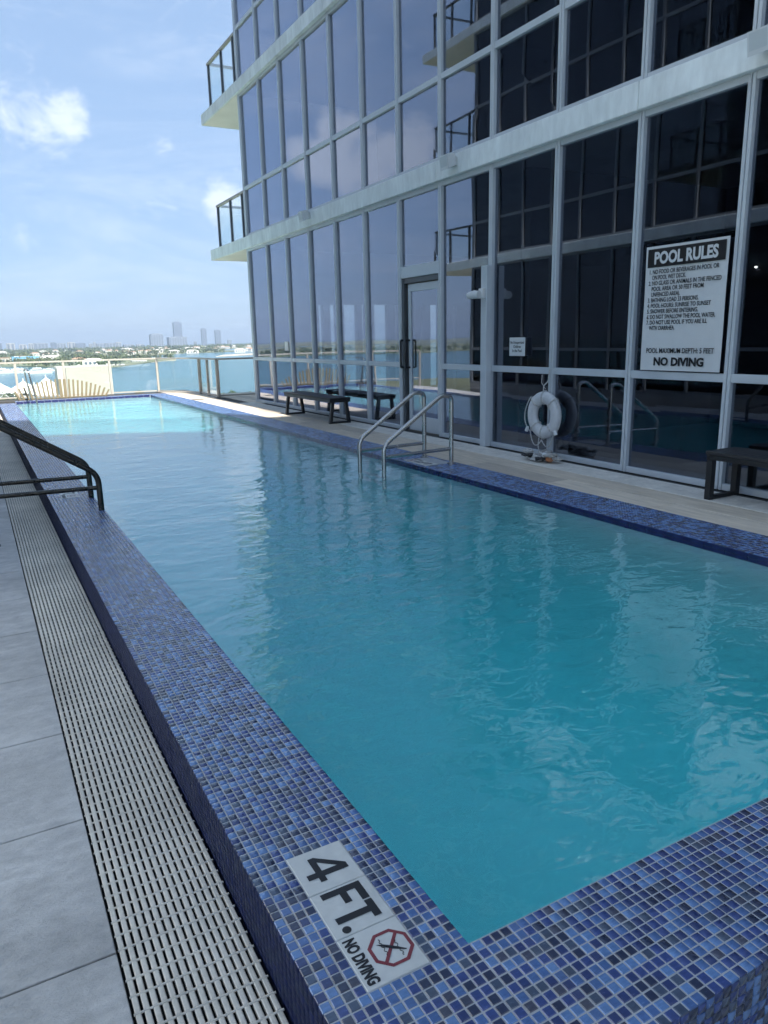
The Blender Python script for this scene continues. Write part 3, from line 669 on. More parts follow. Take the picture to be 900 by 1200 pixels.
rp = thing('rope_coil', 'tangled throw rope with an orange float heaped under the ring buoy', 'rope', (5.13, 5.95, ZR))
r2 = random.Random(3)
for s_ in range(11):
    c = Vector((5.12+r2.uniform(-.06, .06), 5.95+r2.uniform(-.22, .20), ZR)); pts = []
    n = 34; ph = r2.uniform(0, 6); ra = r2.uniform(.05, .10)
    for j in range(n):
        a = ph+j*.62+r2.uniform(-.25, .25); q = ra*(.55+.5*r2.random())
        pts.append((c.x+q*.8*math.cos(a), c.y+q*1.15*math.sin(a), ZR+.009+.05*r2.random()*(1-abs(j-n/2)/n)+.010*s_*.7))
    part('rope_loop', MB().tube(bend(pts, .02, 2), .011, 6), (ROPE, CONC, SLAT)[s_ % 3] if s_ % 4 else ROPE, rp)
part('float', MB().tube([(5.10, 5.80, ZR+.045), (5.10, 5.785, ZR+.048), (5.10, 5.74, ZR+.05), (5.10, 5.72, ZR+.05)], [.02, .038, .038, .02], 12), FLOAT, rp)
part('float', MB().tube([(5.08, 5.84, ZR+.075), (5.08, 5.825, ZR+.078), (5.085, 5.79, ZR+.078), (5.085, 5.775, ZR+.078)], [.015, .03, .03, .015], 12), WHITEP, rp)

# ---- lettering
def text_mesh(txt, size, bold=0., xs_=1., align='CENTER', space=1.):
    cu = bpy.data.curves.new('lettering', 'FONT'); cu.body = txt; cu.size = size; cu.align_x = align; cu.align_y = 'CENTER'; cu.offset = bold*size; cu.space_character = space
    cu.resolution_u = 3; cu.extrude = .0004
    o = bpy.data.objects.new('lettering', cu); COL.objects.link(o); dg = bpy.context.evaluated_depsgraph_get(); dg.update()
    me = bpy.data.meshes.new_from_object(o.evaluated_get(dg)); bpy.data.objects.remove(o); bpy.data.curves.remove(cu)
    me.transform(Matrix.Diagonal((xs_, 1, 1, 1))); return me
def letters(parent, txt, size, m, origin, right, upv, bold=.012, xs_=.9, align='CENTER', fit=None, name='lettering', space=1.):
    me = text_mesh(txt, size, bold, xs_, align, space)
    if fit:
        c = [v.co.x for v in me.vertices]; w = max(c)-min(c); me.transform(Matrix.Diagonal((fit/w, 1, 1, 1)))
    R_, U_ = Vector(right), Vector(upv); Nn = R_.cross(U_)
    Mx = Matrix((R_, U_, Nn)).transposed().to_4x4(); Mx.translation = Vector(origin); me.transform(Mx); me.materials.clear(); me.materials.append(m)
    return part(name, me, m, parent)
# pool rules board: facing -x, so its reading direction runs towards -y
sy0, sy1, sz0, sz1 = 4.025, 4.85, 1.01, 2.065; sx = XF-.012; mid = (sy0+sy1)/2
sg = thing('pool_rules_sign', 'large white pool rules sign with black heading fixed to the glass', 'sign', (sx, mid, sz0))
bm = MB(); V = []; nx, nz = 12, 14                                # a thin, slightly buckled sheet
for i in range(nx+1):
    for j in range(nz+1):
        u, v = i/nx, j/nz; bow = .004*math.sin(u*5+v*3)*math.sin(v*4+1)+.003*math.sin(9*v+2*u)
        V.append((sx+bow*.6, sy0+(sy1-sy0)*u, sz0+(sz1-sz0)*v))
F = [(i*(nz+1)+j, i*(nz+1)+j+1, (i+1)*(nz+1)+j+1, (i+1)*(nz+1)+j) for i in range(nx) for j in range(nz)]
nvv = len(V); V2 = [(x+.004, y, z) for x, y, z in V]; F2 = [tuple(nvv+k for k in reversed(f)) for f in F]
per = [i*(nz+1) for i in range(nx+1)]+[nx*(nz+1)+j for j in range(1, nz+1)]+[i*(nz+1)+nz for i in range(nx-1, -1, -1)]+[j for j in range(nz-1, 0, -1)]
F3 = [(per[k], per[(k+1) % len(per)], nvv+per[(k+1) % len(per)], nvv+per[k]) for k in range(len(per))]
part('board', bm.add(V, F, 0, True).add(V2, [tuple(k-nvv for k in f) for f in F2], 0, True).add(V+V2, F3), SIGNW, sg)
LX = sx-.0075; RD, UD = (0, -1, 0), (0, 0, 1)
part('heading_panel', MB().box((LX+.0005, sy0+.022, sz1-.175), (LX+.002, sy1-.022, sz1-.022)), INK, sg)
letters(sg, 'POOL RULES', .135, SIGNW, (LX, mid, sz1-.105), RD, UD, .040, .9, fit=.64)
rules = [('1. NO FOOD OR BEVERAGES IN POOL OR', 0, .70), ('ON POOL WET DECK.', 1, .355), ('2. NO GLASS OR ANIMALS IN THE FENCED', 0, .735), ('POOL AREA OR 50 FEET FROM', 1, .535),
         ('UNFENCED AREA).', 1, .305), ('3. BATHING LOAD 33 PERSONS.', 0, .53), ('4. POOL HOURS: SUNRISE TO SUNSET', 0, .655), ('5. SHOWER BEFORE ENTERING.', 0, .535),
         ('6. DO NOT SWALLOW THE POOL WATER.', 0, .705), ('7. DO NOT USE POOL IF YOU ARE ILL', 0, .63), ('WITH DIARRHEA.', 1, .275)]
for i, (tx, ind, w) in enumerate(rules):
    letters(sg, tx, .050, INK, (LX, sy1-.045-.035*ind, sz1-.215-i*.0475), RD, UD, .013, .8, 'LEFT', fit=w)
letters(sg, 'POOL MAXIMUM DEPTH: 5 FEET', .060, INK, (LX, mid, sz0+.17), RD, UD, .014, .8, fit=.70)
letters(sg, 'NO DIVING', .095, INK, (LX, mid, sz0+.075), RD, UD, .040, .9, fit=.52)
# small notice
n0, n1, m0, m1 = 6.485, 6.755, 1.115, 1.315
sn = thing('small_notice', 'small white notice card taped to the pane left of the ring buoy', 'sign', (sx, 6.62, 1.12))
part('card', MB().cbox((sx+.002, n0, m0), (sx+.006, n1, m1), .001), SIGNW, sn)
for i, (tx, w) in enumerate((('No Unsupervised', .235), ('Children', .13), ('In the Pool', .16))):
    letters(sn, tx, .042, INK, (sx+.0012, (n0+n1)/2, m1-.055-.045*i), RD, UD, .015, .8, fit=w)
sn2 = thing('paper_slip', 'tiny white paper slip stuck on a far left pane above the transom', 'paper', (XF+.035, 13.62, 1.2))
part('card', MB().cbox((XF+.032, 13.56, 1.14), (XF+.036, 13.74, 1.31), .001), WHITEP, sn2)

# depth markers: three ceramic tiles with lettering that reads from the deck side
def depth_marker(label, x0, y0, tw, tl, z, flip=False):
    t = thing('depth_marker', label, 'pool marker', (x0+tw/2, y0+tl/2, z)); g = .0012; s3 = tl/3
    for i in range(3):
        part('sign_tile', MB().cbox((x0+g, y0+i*s3+g, z-.007), (x0+tw-g, y0+(i+1)*s3-g, z+.0008), .0012), SIGNT, t)
    zz = z+.0016; r_, u_ = ((0, -1, 0), (1, 0, 0)) if not flip else ((0, 1, 0), (-1, 0, 0))
    cx = x0+tw/2; ctr = lambda i: (cx, y0+(2.5-i)*s3 if not flip else y0+(i+.5)*s3, zz)
    k = tw/.157
    U_ = Vector(u_); R_ = Vector(r_)
    def glyph(i, polys, dots=()):
        o_ = Vector(ctr(i)); mb = MB(); q = .00112*k
        for li, P in enumerate(polys):
            V = [o_+R_*x*q+U_*y*q+Vector((0, 0, .00008*li)) for x, y in P]; mb.add(V, [tuple(range(len(V)))])
        for x, y, r in dots: mb.add([o_+R_*(x+r*math.cos(a_*.3927))*q+U_*(y+r*math.sin(a_*.3927))*q for a_ in range(16)], [tuple(range(16))])
        part('lettering', mb, INK, t)
    glyph(0, [[(8, -50), (26, -50), (26, 50), (8, 50)], [(-42, -27), (42, -27), (42, -11), (-42, -11)], [(-42, -12), (-24, -12), (26, 50), (8, 50)]])
    glyph(1, [[(-62, -48), (-44, -48), (-44, 48), (-62, 48)], [(-44, 30), (-4, 30), (-4, 48), (-44, 48)], [(-44, -8), (-12, -8), (-12, 9), (-44, 9)],
              [(0, 30), (52, 30), (52, 48), (0, 48)], [(17, -48), (35, -48), (35, 31), (17, 31)]], [(55, -38, 10)])
    c = Vector(ctr(2))
    letters(t, 'NO DIVING', .040*k, INK, c-U_*.056*k, r_, u_, .040, .9, fit=s3*.86)
    o = c+U_*.022*k; mb = MB(); ro, ri = .054*k, .045*k; V = []
    for q in (ro, ri):
        for j in range(8):
            a = math.pi/8+j*math.pi/4; V.append(o+R_*q*math.cos(a)+U_*q*math.sin(a))
    F = [(j, (j+1) % 8, 8+(j+1) % 8, 8+j) for j in range(8)]
    a = rad(-42); dd = R_*math.cos(a)+U_*math.sin(a); ww = R_*-math.sin(a)+U_*math.cos(a)
    mb.add(V, F); up_ = Vector((0, 0, .0003)); mb.add([o-dd*.047*k-ww*.004*k+up_, o+dd*.047*k-ww*.004*k+up_, o+dd*.047*k+ww*.004*k+up_, o-dd*.047*k+ww*.004*k+up_], [(0, 1, 2, 3)])
    part('prohibition_symbol', mb, RED, t)
    f = MB(); zu = Vector((0, 0, .0006)); a = rad(52); sd = R_*math.cos(a)+U_*math.sin(a); sp = R_*-math.sin(a)+U_*math.cos(a)
    f.add([o+zu-sd*.036*k, o+zu-sd*.018*k+sp*.0045*k, o+zu+sd*.006*k+sp*.0045*k, o+zu+sd*.036*k+sp*.002*k, o+zu+sd*.036*k-sp*.001*k, o+zu+sd*.004*k-sp*.004*k, o+zu-sd*.02*k-sp*.002*k], [tuple(range(6, -1, -1))])
    for off in (.016, -.016):
        pts = [o+R_*(off*.5+(j/20-.5)*.05)*k+U_*(off+.0025*math.sin(j*1.25))*k-Vector((0, 0, .0006)) for j in range(21)]
        pts = [p+zu for p in pts]; f.tube(pts, .0009*k, 4)
    part('swimmer_symbol', f, INK, t)
    return t
depth_marker('white ceramic depth marker reading 4 FT and no diving, nearest the camera', SIGNS[0][0], SIGNS[0][1], 6*PT, 18*PT, 0)
depth_marker('white depth marker on the left coping beside the dark ladder rails', SIGNS[1][0], SIGNS[1][1], 6*PT, 18*PT, 0)
depth_marker('pale depth marker between the steel ladder rails on the right coping', RS[0]+.0, RS[1]+.002, .158, RS[3]-.004, ZR, True)

# ---- fixtures on the facade
def flood(label, y, z):
    t = thing('wall_light', label, 'light fixture', (XF-.06, y, z), 'small flood lights along the slab edge')
    part('bracket', MB().cbox((XF-.085, y-.05, z-.05), (XF-.056, y+.05, z+.05), .004), GREYP, t)
    hd = MB(); hd.add([(XF-.10, y-.075, z-.055), (XF-.10, y+.075, z-.055), (XF-.10, y+.075, z+.075), (XF-.10, y-.075, z+.075),
                       (XF-.20, y-.085, z-.10), (XF-.20, y+.085, z-.10), (XF-.225, y+.085, z+.055), (XF-.225, y-.085, z+.055)],
                      [(3, 2, 1, 0), (4, 5, 6, 7), (0, 1, 5, 4), (1, 2, 6, 5), (2, 3, 7, 6), (3, 0, 4, 7)])
    part('lamp_head', hd, GREYP, t)
    part('lens', MB().add([(XF-.2015, y-.07, z-.088), (XF-.2015, y+.07, z-.088), (XF-.2255, y+.07, z+.042), (XF-.2255, y-.07, z+.042)], [(0, 1, 2, 3)]), LENS, t)
flood('small grey flood light on the slab edge farthest from the camera', 12.1, 3.36)
flood('small grey flood light on the slab edge above the glass door', 7.78, 3.34)
flood('grey flood light on the slab edge at the right picture edge', 3.78, 3.34)
t = thing('security_camera', 'small white camera bracket fixed on the upright beside the glass door', 'camera', (XF-.1, 7.15, 1.8))
part('bracket', MB().cbox((XF-.13, 7.11, 1.76), (XF-.086, 7.19, 1.87), .004).tube([(XF-.13, 7.15, 1.82), (XF-.20, 7.19, 1.84)], .014, 8), WHITEP, t)
part('body', MB().tube([(XF-.17, 7.12, 1.80), (XF-.20, 7.22, 1.80), (XF-.215, 7.27, 1.795)], [.045, .045, .035], 12), WHITEP, t)
t = thing('wall_lamp', 'tiny lit wall lamp seen inside the dark room right of the rules sign', 'lamp', (9.19, 5.0, 2.4))
em, n_, l_, p_ = new_mat('lamp_glow'); p_.inputs['Emission Color'].default_value = (1, .96, .9, 1); p_.inputs['Emission Strength'].default_value = 3
dl = ray(886, 313); lp = Vector((0, 0, H))+dl*(9.17/dl.x)
part('disc', MB().tube([(9.19, lp.y, lp.z), (9.15, lp.y, lp.z)], [.012, .010], 14), em, t); part('rim', MB().tube([(9.199, lp.y, lp.z), (9.18, lp.y, lp.z)], .018, 14), WHITEP, t)

# ---- the fan of pale wooden slats behind the far coping
pk = thing('slat_fan_screen', 'low screen of pale wooden slats spread like a fan behind the pool end', 'screen', (2.0, 20.12, ZR))
for i in range(22):
    u = i/21; bx = .95+1.98*u; lean = (u-.5); hgt = .17+.30*(1-(2*abs(u-.47))**2.0*.92); tx = bx+lean*.20
    w = .022 if i not in (10, 11) else .034; yb = 20.12+.02*(i % 2)
    V = [(bx-w, yb, ZR), (bx+w, yb, ZR), (bx+w, yb+.02, ZR), (bx-w, yb+.02, ZR), (tx-w, yb, ZR+hgt), (tx+w, yb, ZR+hgt), (tx+w, yb+.02, ZR+hgt), (tx-w, yb+.02, ZR+hgt)]
    part('slat', MB().add(V, [(0, 3, 2, 1), (4, 5, 6, 7), (0, 1, 5, 4), (1, 2, 6, 5), (2, 3, 7, 6), (3, 0, 4, 7)]), WOODY, pk)
part('base_rail', MB().cbox((.90, 20.162, ZR), (2.98, 20.195, ZR+.022), .004), WOODY, pk)

# ================================================================== THE FAR SHORE
WALLW = mat('far_white_wall', (.62, .61, .57), .8, 0, .06, .2)
WALLC = mat('far_cream_wall', (.43, .42, .36), .8, 0, .05, .15)
ROOFT = mat('far_tile_roof', (.34, .22, .15), .85, 0, .2, .3)
ROOFW = mat('far_pale_roof', (.60, .58, .54), .8, 0, .1, .3)
ROOFB = mat('far_blue_roof', (.16, .38, .55), .7, 0, .1, .3)
CITY = [mat('city_wall_%d' % i, c, .75, 0, .08, .05) for i, c in enumerate([(.26, .28, .31), (.20, .23, .28), (.30, .31, .32), (.13, .16, .22)])]
CWIN = mat('city_window_band', (.09, .12, .16), .3, 0, .1, .05)
TENT = mat('tent_fabric', (.80, .80, .78), .6, 0, .03, .2)
HULL = mat('boat_hull', (.72, .73, .74), .35, 0, .05, .3)
BWIN = mat('boat_window', (.03, .04, .05), .15)
LEAF = [mat('leaf_%d' % i, c, .6, 0, .3, .25, coord='w') for i, c in enumerate([(.055, .085, .03), (.075, .11, .035), (.040, .065, .028), (.10, .12, .05)])]
BARK = mat('bark', (.16, .13, .10), .9, 0, .2, 3)

def leaves(centres, size, spread):
    """quads scattered in ellipsoid shells around centres: returns verts, faces"""
    n = len(centres); C = np.asarray(centres); d = rng.normal(size=(n, 3)); d /= np.linalg.norm(d, axis=1)[:, None]
    P = C + d*np.asarray(spread)*np.cbrt(rng.random((n, 1)))
    a = rng.normal(size=(n, 3)); a /= np.linalg.norm(a, axis=1)[:, None]; b = np.cross(a, rng.normal(size=(n, 3))); b /= np.linalg.norm(b, axis=1)[:, None]
    s = np.asarray(size).reshape(-1, 1)*(.6+.8*rng.random((n, 1))); a, b = a*s, b*s*.7
    V = np.stack([P-a, P-b, P+a, P+b], 1).reshape(-1, 3); F = (np.arange(n)*4)[:, None]+np.arange(4); return V, F
def leaf_mesh(name, V, F, mats, idx):
    me = bpy.data.meshes.new(name); me.from_pydata(V.tolist(), [], F.tolist())
    for m in mats: me.materials.append(m)
    me.polygons.foreach_set('material_index', idx.astype(np.int32)); me.update(); return me
def wood(name, spots, quads=40):
    """far woodland reading as one mass: every tree a lumpy cluster of leaf clumps"""
    C = []; S = []; SZ = []; I = []
    for x, y, z, r, h in spots:
        m = rng.integers(0, 4)
        for _ in range(quads):
            t = rng.random(); C.append((x+rng.normal()*r*.38, y+rng.normal()*r*.38, z+h*(.25+.55*t))); S.append((r*.5, r*.5, h*.28)); SZ.append(r*.26); I.append(m if rng.random() < .7 else rng.integers(0, 4))
    V, F = leaves(C, SZ, S); return link(name, leaf_mesh(name, V, F, LEAF, np.array(I)), kind='stuff', label='dense green trees covering the islands across the bay')
def inside(p, poly):
    x, y = p; c = False
    for (x1, y1), (x2, y2) in zip(poly, poly[1:]+poly[:1]):
        if (y1 > y) != (y2 > y) and x < (x2-x1)*(y-y1)/(y2-y1)+x1: c = not c
    return c
r3 = random.Random(11)
def view_x(y, lo=-30, hi=330): return at_y(r3.uniform(lo, hi), 405, y).x
spots = []
while len(spots) < 260:
    y = r3.uniform(1100, 1750); x = view_x(y)
    if inside((x, y), ISL) and not (208 < x < 330 and y < 1420): spots.append((x, y, SEA+1.4, r3.uniform(5, 9), r3.uniform(7, 12)))
while len(spots) < 420:
    y = r3.uniform(1250, 1790); x = -y*r3.uniform(.2, .9); spots.append((x, y, SEA+1.4, r3.uniform(6, 10), r3.uniform(8, 13)))
while len(spots) < 680:
    y = r3.uniform(1920, 2680); x = view_x(y, -30, 262); spots.append((x, y, SEA+1.4, r3.uniform(6, 11), r3.uniform(8, 14)))
while len(spots) < 1210:
    y = r3.uniform(3060, 4600); x = view_x(y, -40, 360); spots.append((x, y, SEA+1.6, r3.uniform(9, 16), r3.uniform(9, 17)))
wood('island_woodland', spots, 26)

# houses among the island trees
def house_meshes(w, d, h, rm):
    wl_ = MB().box((-w/2, -d/2, 0), (w/2, d/2, h)).mesh('wall', WALLW)
    rf_ = MB().add([(-w/2-.6, -d/2-.6, h+.02), (w/2+.6, -d/2-.6, h+.02), (w/2+.6, d/2+.6, h+.02), (-w/2-.6, d/2+.6, h+.02), (-w/4, 0, h+2.6), (w/4, 0, h+2.6)],
                   [(0, 3, 2, 1), (0, 1, 5, 4), (1, 2, 5), (2, 3, 4, 5), (3, 0, 4)]).mesh('roof', rm)
    wn_ = MB()
    for i in range(4): wn_.box((-w/2+w*(.12+.21*i), -d/2-.06, h*.25), (-w/2+w*(.24+.21*i), -d/2-.005, h*.7))
    return wl_, rf_, wn_.mesh('window_row', CWIN)
HM = [house_meshes(22, 14, 7, ROOFT), house_meshes(28, 14, 8, ROOFW), house_meshes(18, 14, 9, ROOFT), house_meshes(34, 16, 7, ROOFW)]
nh = 0
while nh < 58:
    y = r3.choice([r3.uniform(1130, 1700), r3.uniform(1930, 2650), r3.uniform(3050, 3500)]); x = view_x(y, 0, 300)
    if y < 1800 and (not inside((x, y), ISL) or (208 < x < 330 and y < 1420)): continue
    hi_ = r3.randrange(4); ms = HM[hi_]; isl = 'nearest wooded island' if y < 1800 else 'middle wooded islands' if y < 2800 else 'far beach island'
    kd = ('white house with brown hipped roof', 'wide white house with pale roof', 'compact tall white house with brown roof', 'long low white house with pale roof')[hi_]
    t = thing('waterfront_house', kd+' on the '+isl, 'house', (x, y, SEA+1.4), kd.split(' with')[0].replace('house', 'houses')+' on the '+isl, r3.uniform(-.5, .5))
    for nm, me in zip(('wall', 'roof', 'window_row'), ms): link(nm, me, t)
    nh += 1
# distinct larger waterfront buildings
def hall(name, label, px0, px1, top, Y, base, depth, wm, rm, windows=0):
    a = at_y(px0, top, Y); b = at_y(px1, top, Y); z1 = (a.z+b.z)/2; w = b.x-a.x
    t = thing(name, label, 'building', ((a.x+b.x)/2, Y, base)); h = z1-base
    link('wall', MB().box((-w/2, 0, 0), (w/2, depth, h)).mesh('wall', wm), t)
    link('roof', MB().cbox((-w/2-.4, -.4, h+.01), (w/2+.4, depth+.4, h+.9), .2).mesh('roof', rm), t)
    for i in range(windows):
        link('window', MB().box((-w/2+w*(i+.2)/windows, -.08, h*.35), (-w/2+w*(i+.75)/windows, -.005, h*.75)).mesh('window', CWIN), t)
    return t
hall('marina_hall', 'blue-roofed marina hall beyond the boats at the left', 14, 46, 418.5, 1480, SEA+1.4, 30, ROOFB, ROOFB, 6)
hall('marina_hall', 'low terracotta hall at the left picture edge beyond the boats', -8, 11, 420, 1460, SEA+1.4, 24, WALLC, ROOFT, 4)
hall('waterfront_block', 'cream waterfront house at the tip of the wooded island', 155, 172, 423, 1290, SEA+1.4, 16, WALLC, ROOFW, 5)
hall('waterfront_block', 'long low white dock shed on the island shore', 132, 146, 427.5, 1130, SEA+1.4, 10, WALLW, ROOFW, 5)
# blank pale building just outside the deck
wb = thing('blank_building', 'large blank cream building wall beyond the railing', 'building', (44, 350, SEA+.8))
hh = -8.3-(SEA+.8)
link('wall', MB().box((-8.3, 0, 0), (10.6, 22, hh)).mesh('wall', WALLC), wb)
link('pale_left_side', MB().box((-11.6, 1.5, 0), (-8.31, 12, hh+.15)).mesh('pale_left_side', WALLW), wb)  # paler block for the left face of the building
link('parapet', MB().box((-8.35, -.06, hh+.005), (10.65, .5, hh+.5)).mesh('parapet', WALLW), wb)
for x in (-3, 4.5, 9): link('roof_vent', MB().cbox((x, 3, hh+.01), (x+1.1, 4, hh+.9), .1).mesh('roof_vent', WALLW), wb)

# skyline
def tower(px0, px1, top, Y, label, group=None, style=0, m=None):
    a = at_y(px0, top, Y); b = at_y(px1, top, Y); w = b.x-a.x; h = (a.z+b.z)/2-(SEA+1.6); d = w*.6; m = m or CITY[r3.randrange(4)]
    t = thing('skyline_tower', label, 'tower', ((a.x+b.x)/2, Y, SEA+1.6), group)
    if style == 1:                                              # shouldered top
        link('body', MB().box((-w/2, 0, 0), (w/2, d, h*.90)).mesh('body', m), t)
        link('crown', MB().prism([(-w*.40, d*.1), (w*.40, d*.1), (w*.40, d*.9), (-w*.40, d*.9)], h*.901, h*.96).prism([(-w*.22, d*.2), (w*.22, d*.2), (w*.22, d*.8), (-w*.22, d*.8)], h*.961, h).mesh('crown', m), t)
    else:
        link('body', MB().box((-w/2, 0, 0), (w/2, d, h*.965)).mesh('body', m), t)
        link('crown', MB().box((-w*.28, d*.2, h*.9651), (w*.22, d*.8, h)).mesh('crown', m), t)
    nb = max(2, int(w/16)); cols = MB()
    for i in range(nb): link('window_column', MB().box((-w/2+w*(i+.25)/nb, -.5, h*.06), (-w/2+w*(i+.72)/nb, -.02, h*.88)).mesh('window_column', CWIN), t)
    return t
tower(176, 191, 390.5, 5200, 'broad hazy tower with a stepped rounded top, left of the tallest tower', style=1, m=CITY[1])
tower(203, 212.5, 377, 5300, 'tallest hazy tower on the far skyline', m=CITY[3])
tower(198, 219, 394.5, 5150, 'wide lower block in front of the tallest skyline tower', m=CITY[1])
tower(235.8, 241.6, 384.5, 5200, 'slim hazy tower, left one of the slender pair', m=CITY[3])
tower(252, 258.4, 386.3, 5200, 'slim hazy tower, right one of the slender pair', m=CITY[3])
tower(267, 271.5, 398, 5200, 'short narrow tower right of the slender pair', m=CITY[1])
tower(227.5, 230.5, 400, 5200, 'small narrow block just left of the slender pair', m=CITY[1])
G = 'low apartment blocks on the left skyline'
ROW = [(7, 17, 402), (22, 31, 403.5), (33, 39, 402.2), (40, 56, 401.6), (59, 66, 401), (66.5, 77, 402), (79, 88, 401), (88.5, 100, 401.8), (104, 108.5, 402.6), (109, 112, 400.6), (113, 124, 402.2),
                (124.5, 135, 401.7), (136, 142, 400.8), (145, 156, 403.4), (160, 168, 403.2), (-16, 2, 402)]
NUM = 'first second third fourth fifth sixth seventh eighth ninth tenth eleventh twelfth thirteenth fourteenth fifteenth sixteenth'.split()
ORD = {r: NUM[i] for i, r in enumerate(sorted(ROW))}
for a, b, c in ROW:
    tower(a, b, c, r3.uniform(4700, 5100), 'low hazy apartment block, %s from the left picture edge in the skyline row' % ORD[(a, b, c)], G)

# marina: tents, yachts
def tent(label, px, py, Y, w):
    p = at_y(px, py, Y); base = SEA+.8; h = p.z-base; t = thing('tent_canopy', label, 'tent', (p.x, Y, base), 'white marina tents')
    V = [(0, 0, h)]; F = []; n = 16; rings = 6
    for r in range(1, rings+1):
        u = r/rings
        for i in range(n):
            a = 2*math.pi*i/n; q = w*u*(1+.12*math.cos(4*a)*u); V.append((q*math.cos(a), q*math.sin(a), h-(h-6.5)*(1-(1-u)**2.0)+.9*u*u*math.cos(4*a+math.pi)))
    for i in range(n): F.append((0, 1+i, 1+(i+1) % n))
    for r in range(rings-1):
        for i in range(n): F.append((1+r*n+i, 1+(r+1)*n+i, 1+(r+1)*n+(i+1) % n, 1+r*n+(i+1) % n))
    link('canopy', MB().add(V, F, 0, True).mesh('canopy', TENT), t)
    link('mast', MB().tube([(0, 0, 0), (0, 0, h+1.2)], .25, 8).mesh('mast', HULL), t)
    for i in range(4):
        a = math.pi/4+i*math.pi/2; link('pole', MB().tube([(w*.98*math.cos(a), w*.98*math.sin(a), 0), (w*.98*math.cos(a), w*.98*math.sin(a), 3.4)], .2, 6).mesh('pole', HULL), t)
tent('white peaked marina tent at the left picture edge', -3, 447, 440, 17)
tent('white peaked marina tent nearest the blank building', 53.5, 442, 440, 19)
tent('white peaked marina tent behind the far grab rail', 27, 446, 446, 17)
tent('low white marina tent between the two taller peaks', 40, 450.5, 452, 18)
def yacht(label, px, py, Y, Ln, rz):
    p = at_y(px, py, Y); t = thing('motor_yacht', label, 'yacht', (p.x, Y, SEA), 'yachts moored at the marina', rz)
    pr = [(-.5, .9), (-.5, -.9), (.15, -1), (.38, -.7), (.5, 0), (.38, .7), (.15, 1)]; B = Ln*.12
    V = [(x*Ln, y*B*.8, -.3) for x, y in pr]+[(x*Ln*1.04+.2, y*B, Ln*(.10+.05*max(0, x))) for x, y in pr]; n = len(pr)
    link('hull', MB().add(V, [tuple(range(n-1, -1, -1)), tuple(range(n, 2*n))]+[(i, (i+1) % n, n+(i+1) % n, n+i) for i in range(n)]).mesh('hull', HULL), t)
    link('cabin', MB().prism([(-.36*Ln, -B*.7), (.16*Ln, -B*.7), (.26*Ln, 0), (.16*Ln, B*.7), (-.36*Ln, B*.7)], Ln*.126, Ln*.20).mesh('cabin', HULL), t)
    link('window_band', MB().box((-.33*Ln, -B*.72, Ln*.15), (.14*Ln, -B*.70, Ln*.18)).mesh('window_band', BWIN), t)
    link('flybridge', MB().prism([(-.28*Ln, -B*.5), (.02*Ln, -B*.5), (.08*Ln, 0), (.02*Ln, B*.5), (-.28*Ln, B*.5)], Ln*.205, Ln*.26).mesh('flybridge', HULL), t)
    link('mast', MB().tube([(-.1*Ln, 0, Ln*.26), (-.12*Ln, 0, Ln*.38)], .15, 6).mesh('mast', HULL), t)
for lab, px, Y, Ln, rz in (('white motor yacht farthest left in the marina', 4, 1010, 24, .2), ('large white motor yacht just left of the blank building', 46, 960, 26, -.1), ('white yacht between the railing post and the grab rail', 27, 1000, 20, .25),
                           ('small white boat behind the largest yacht', 58, 1030, 14, .1), ('small white boat moored behind the left railing post', 17, 1060, 18, 2.9)):
    yacht(lab, px, 430, Y, Ln, rz)

# near trees whose tops show over the deck edge
def tree(label, px, py, Y, r, group='tree tops beyond the deck'):
    p = at_y(px, py, Y); base = SEA+.8; h = p.z-base; t = thing('shade_tree', label, 'tree', (p.x, Y, base), group)
    tk = MB().tube([(0, 0, 0), (.3, .1, h*.35), (.1, .3, h*.62)], [.55, .42, .28], 8)
    for a in range(5):
        an = a*1.26; tk.tube([(.2, .1, h*.42), (math.cos(an)*r*.4, math.sin(an)*r*.4, h*.62), (math.cos(an)*r*.7, math.sin(an)*r*.7, h*.76)], [.25, .15, .06], 6)
    link('trunk', tk.mesh('trunk', BARK), t)
    C = []; S = []
    for _ in range(16):
        an = r3.uniform(0, 6.28); q = r*r3.uniform(.1, .75); c = (q*math.cos(an), q*math.sin(an), h*r3.uniform(.55, .9)); k = r*r3.uniform(.22, .36)
        for _ in range(70): C.append(c); S.append((k, k, k*.75))
    V, F = leaves(C, np.full(len(C), .42), S); link('crown', leaf_mesh('crown', V, F, LEAF, rng.choice(4, len(F))), t)
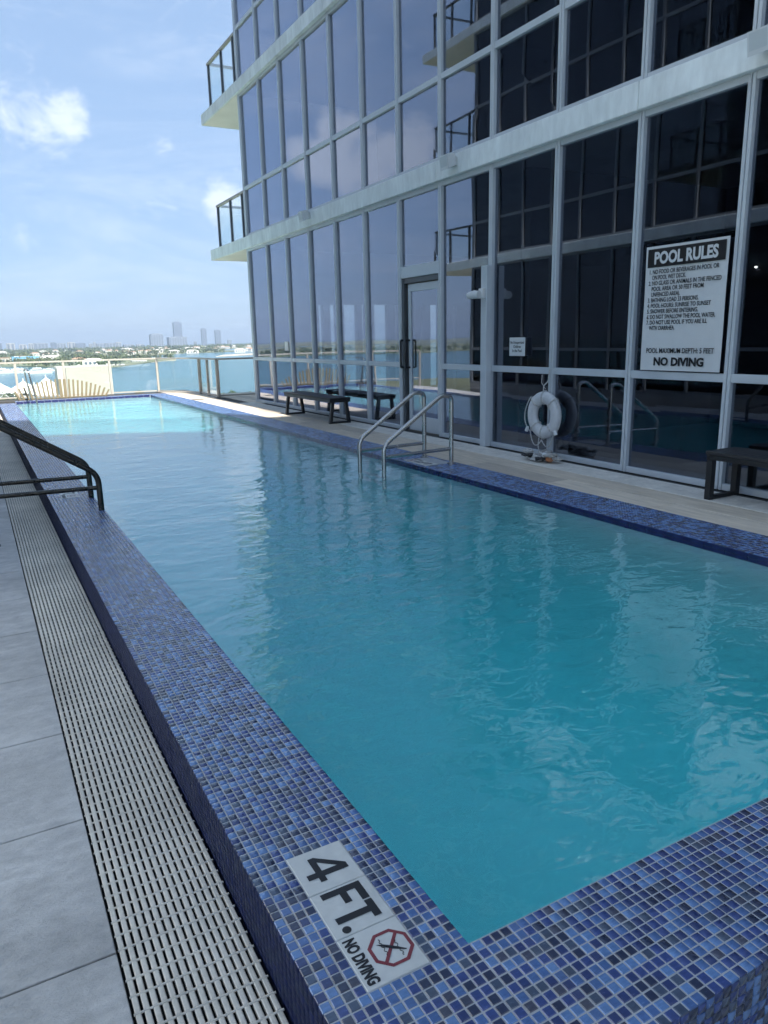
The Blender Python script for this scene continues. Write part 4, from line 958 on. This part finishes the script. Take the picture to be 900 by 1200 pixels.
for lab, px, py, Y, r in (('round green tree top straight behind the far pool corner', 166, 457.5, 300, 5.5), ('green tree top right of the far railing post', 189, 457, 296, 6.0), ('bushy tree top low at the far left railing', 6, 459, 290, 6.5),
                          ('small tree top left of the far pool corner', 148, 461, 310, 3.5), ('broad tree top behind the first railing post at the left', 20, 461, 300, 5), ('low tree top beside the glass building corner', 294, 459, 305, 5), ('small tree between the two green crowns', 178, 460.5, 320, 4)):
    tree(lab, px, py, Y, r)
def palm(label, px, py, Y):
    p = at_y(px, py, Y); base = SEA+.8; h = p.z-base; t = thing('palm_tree', label, 'palm tree', (p.x, Y, base), 'palms on the near shore')
    link('trunk', MB().tube([(0, 0, 0), (.2, 0, h*.4), (.1, .1, h*.8)], [.32, .22, .18], 8).mesh('trunk', BARK), t)
    mb = MB()
    for i in range(18):
        an = i*2.4; el = r3.uniform(-.3, 1.0); dx, dy = math.cos(an), math.sin(an); prev = None
        for j in range(6):
            u = j/5; L_f = 2.6; x = L_f*u*math.cos(el); z = h*.8+L_f*u*math.sin(el)+-1.7*u*u; c = Vector((dx*x, dy*x, z)); s = Vector((-dy, dx, 0))*(.30*math.sin(math.pi*min(1, u*.85+.12)))
            if prev: mb.add([prev[0]-prev[1], prev[0]+prev[1], c+s, c-s], [(0, 1, 2, 3)])
            prev = (c, s+Vector((0, 0, -.08)))
    link('crown', mb.mesh('crown', LEAF[0]), t)
palm('palm with a ragged crown beside the thick railing post', 261, 454.5, 290)
palm('taller palm halfway between the thick railing post and the building', 272, 450.5, 290)

# ---- the air over the bay
hz, n_, l_, p_ = new_mat('haze_air'); n_.remove(p_)
pv = N(n_, 'ShaderNodeVolumePrincipled'); pv.inputs['Color'].default_value = (.64, .78, .95, 1); pv.inputs['Density'].default_value = .00012; pv.inputs['Anisotropy'].default_value = .2
l_.new(pv.outputs[0], n_['Material Output'].inputs['Volume'])
box('haze', (-9500, -4500, SEA-1.8), (13500, 13500, 175), hz, kind='stuff', label='pale summer haze over the bay')
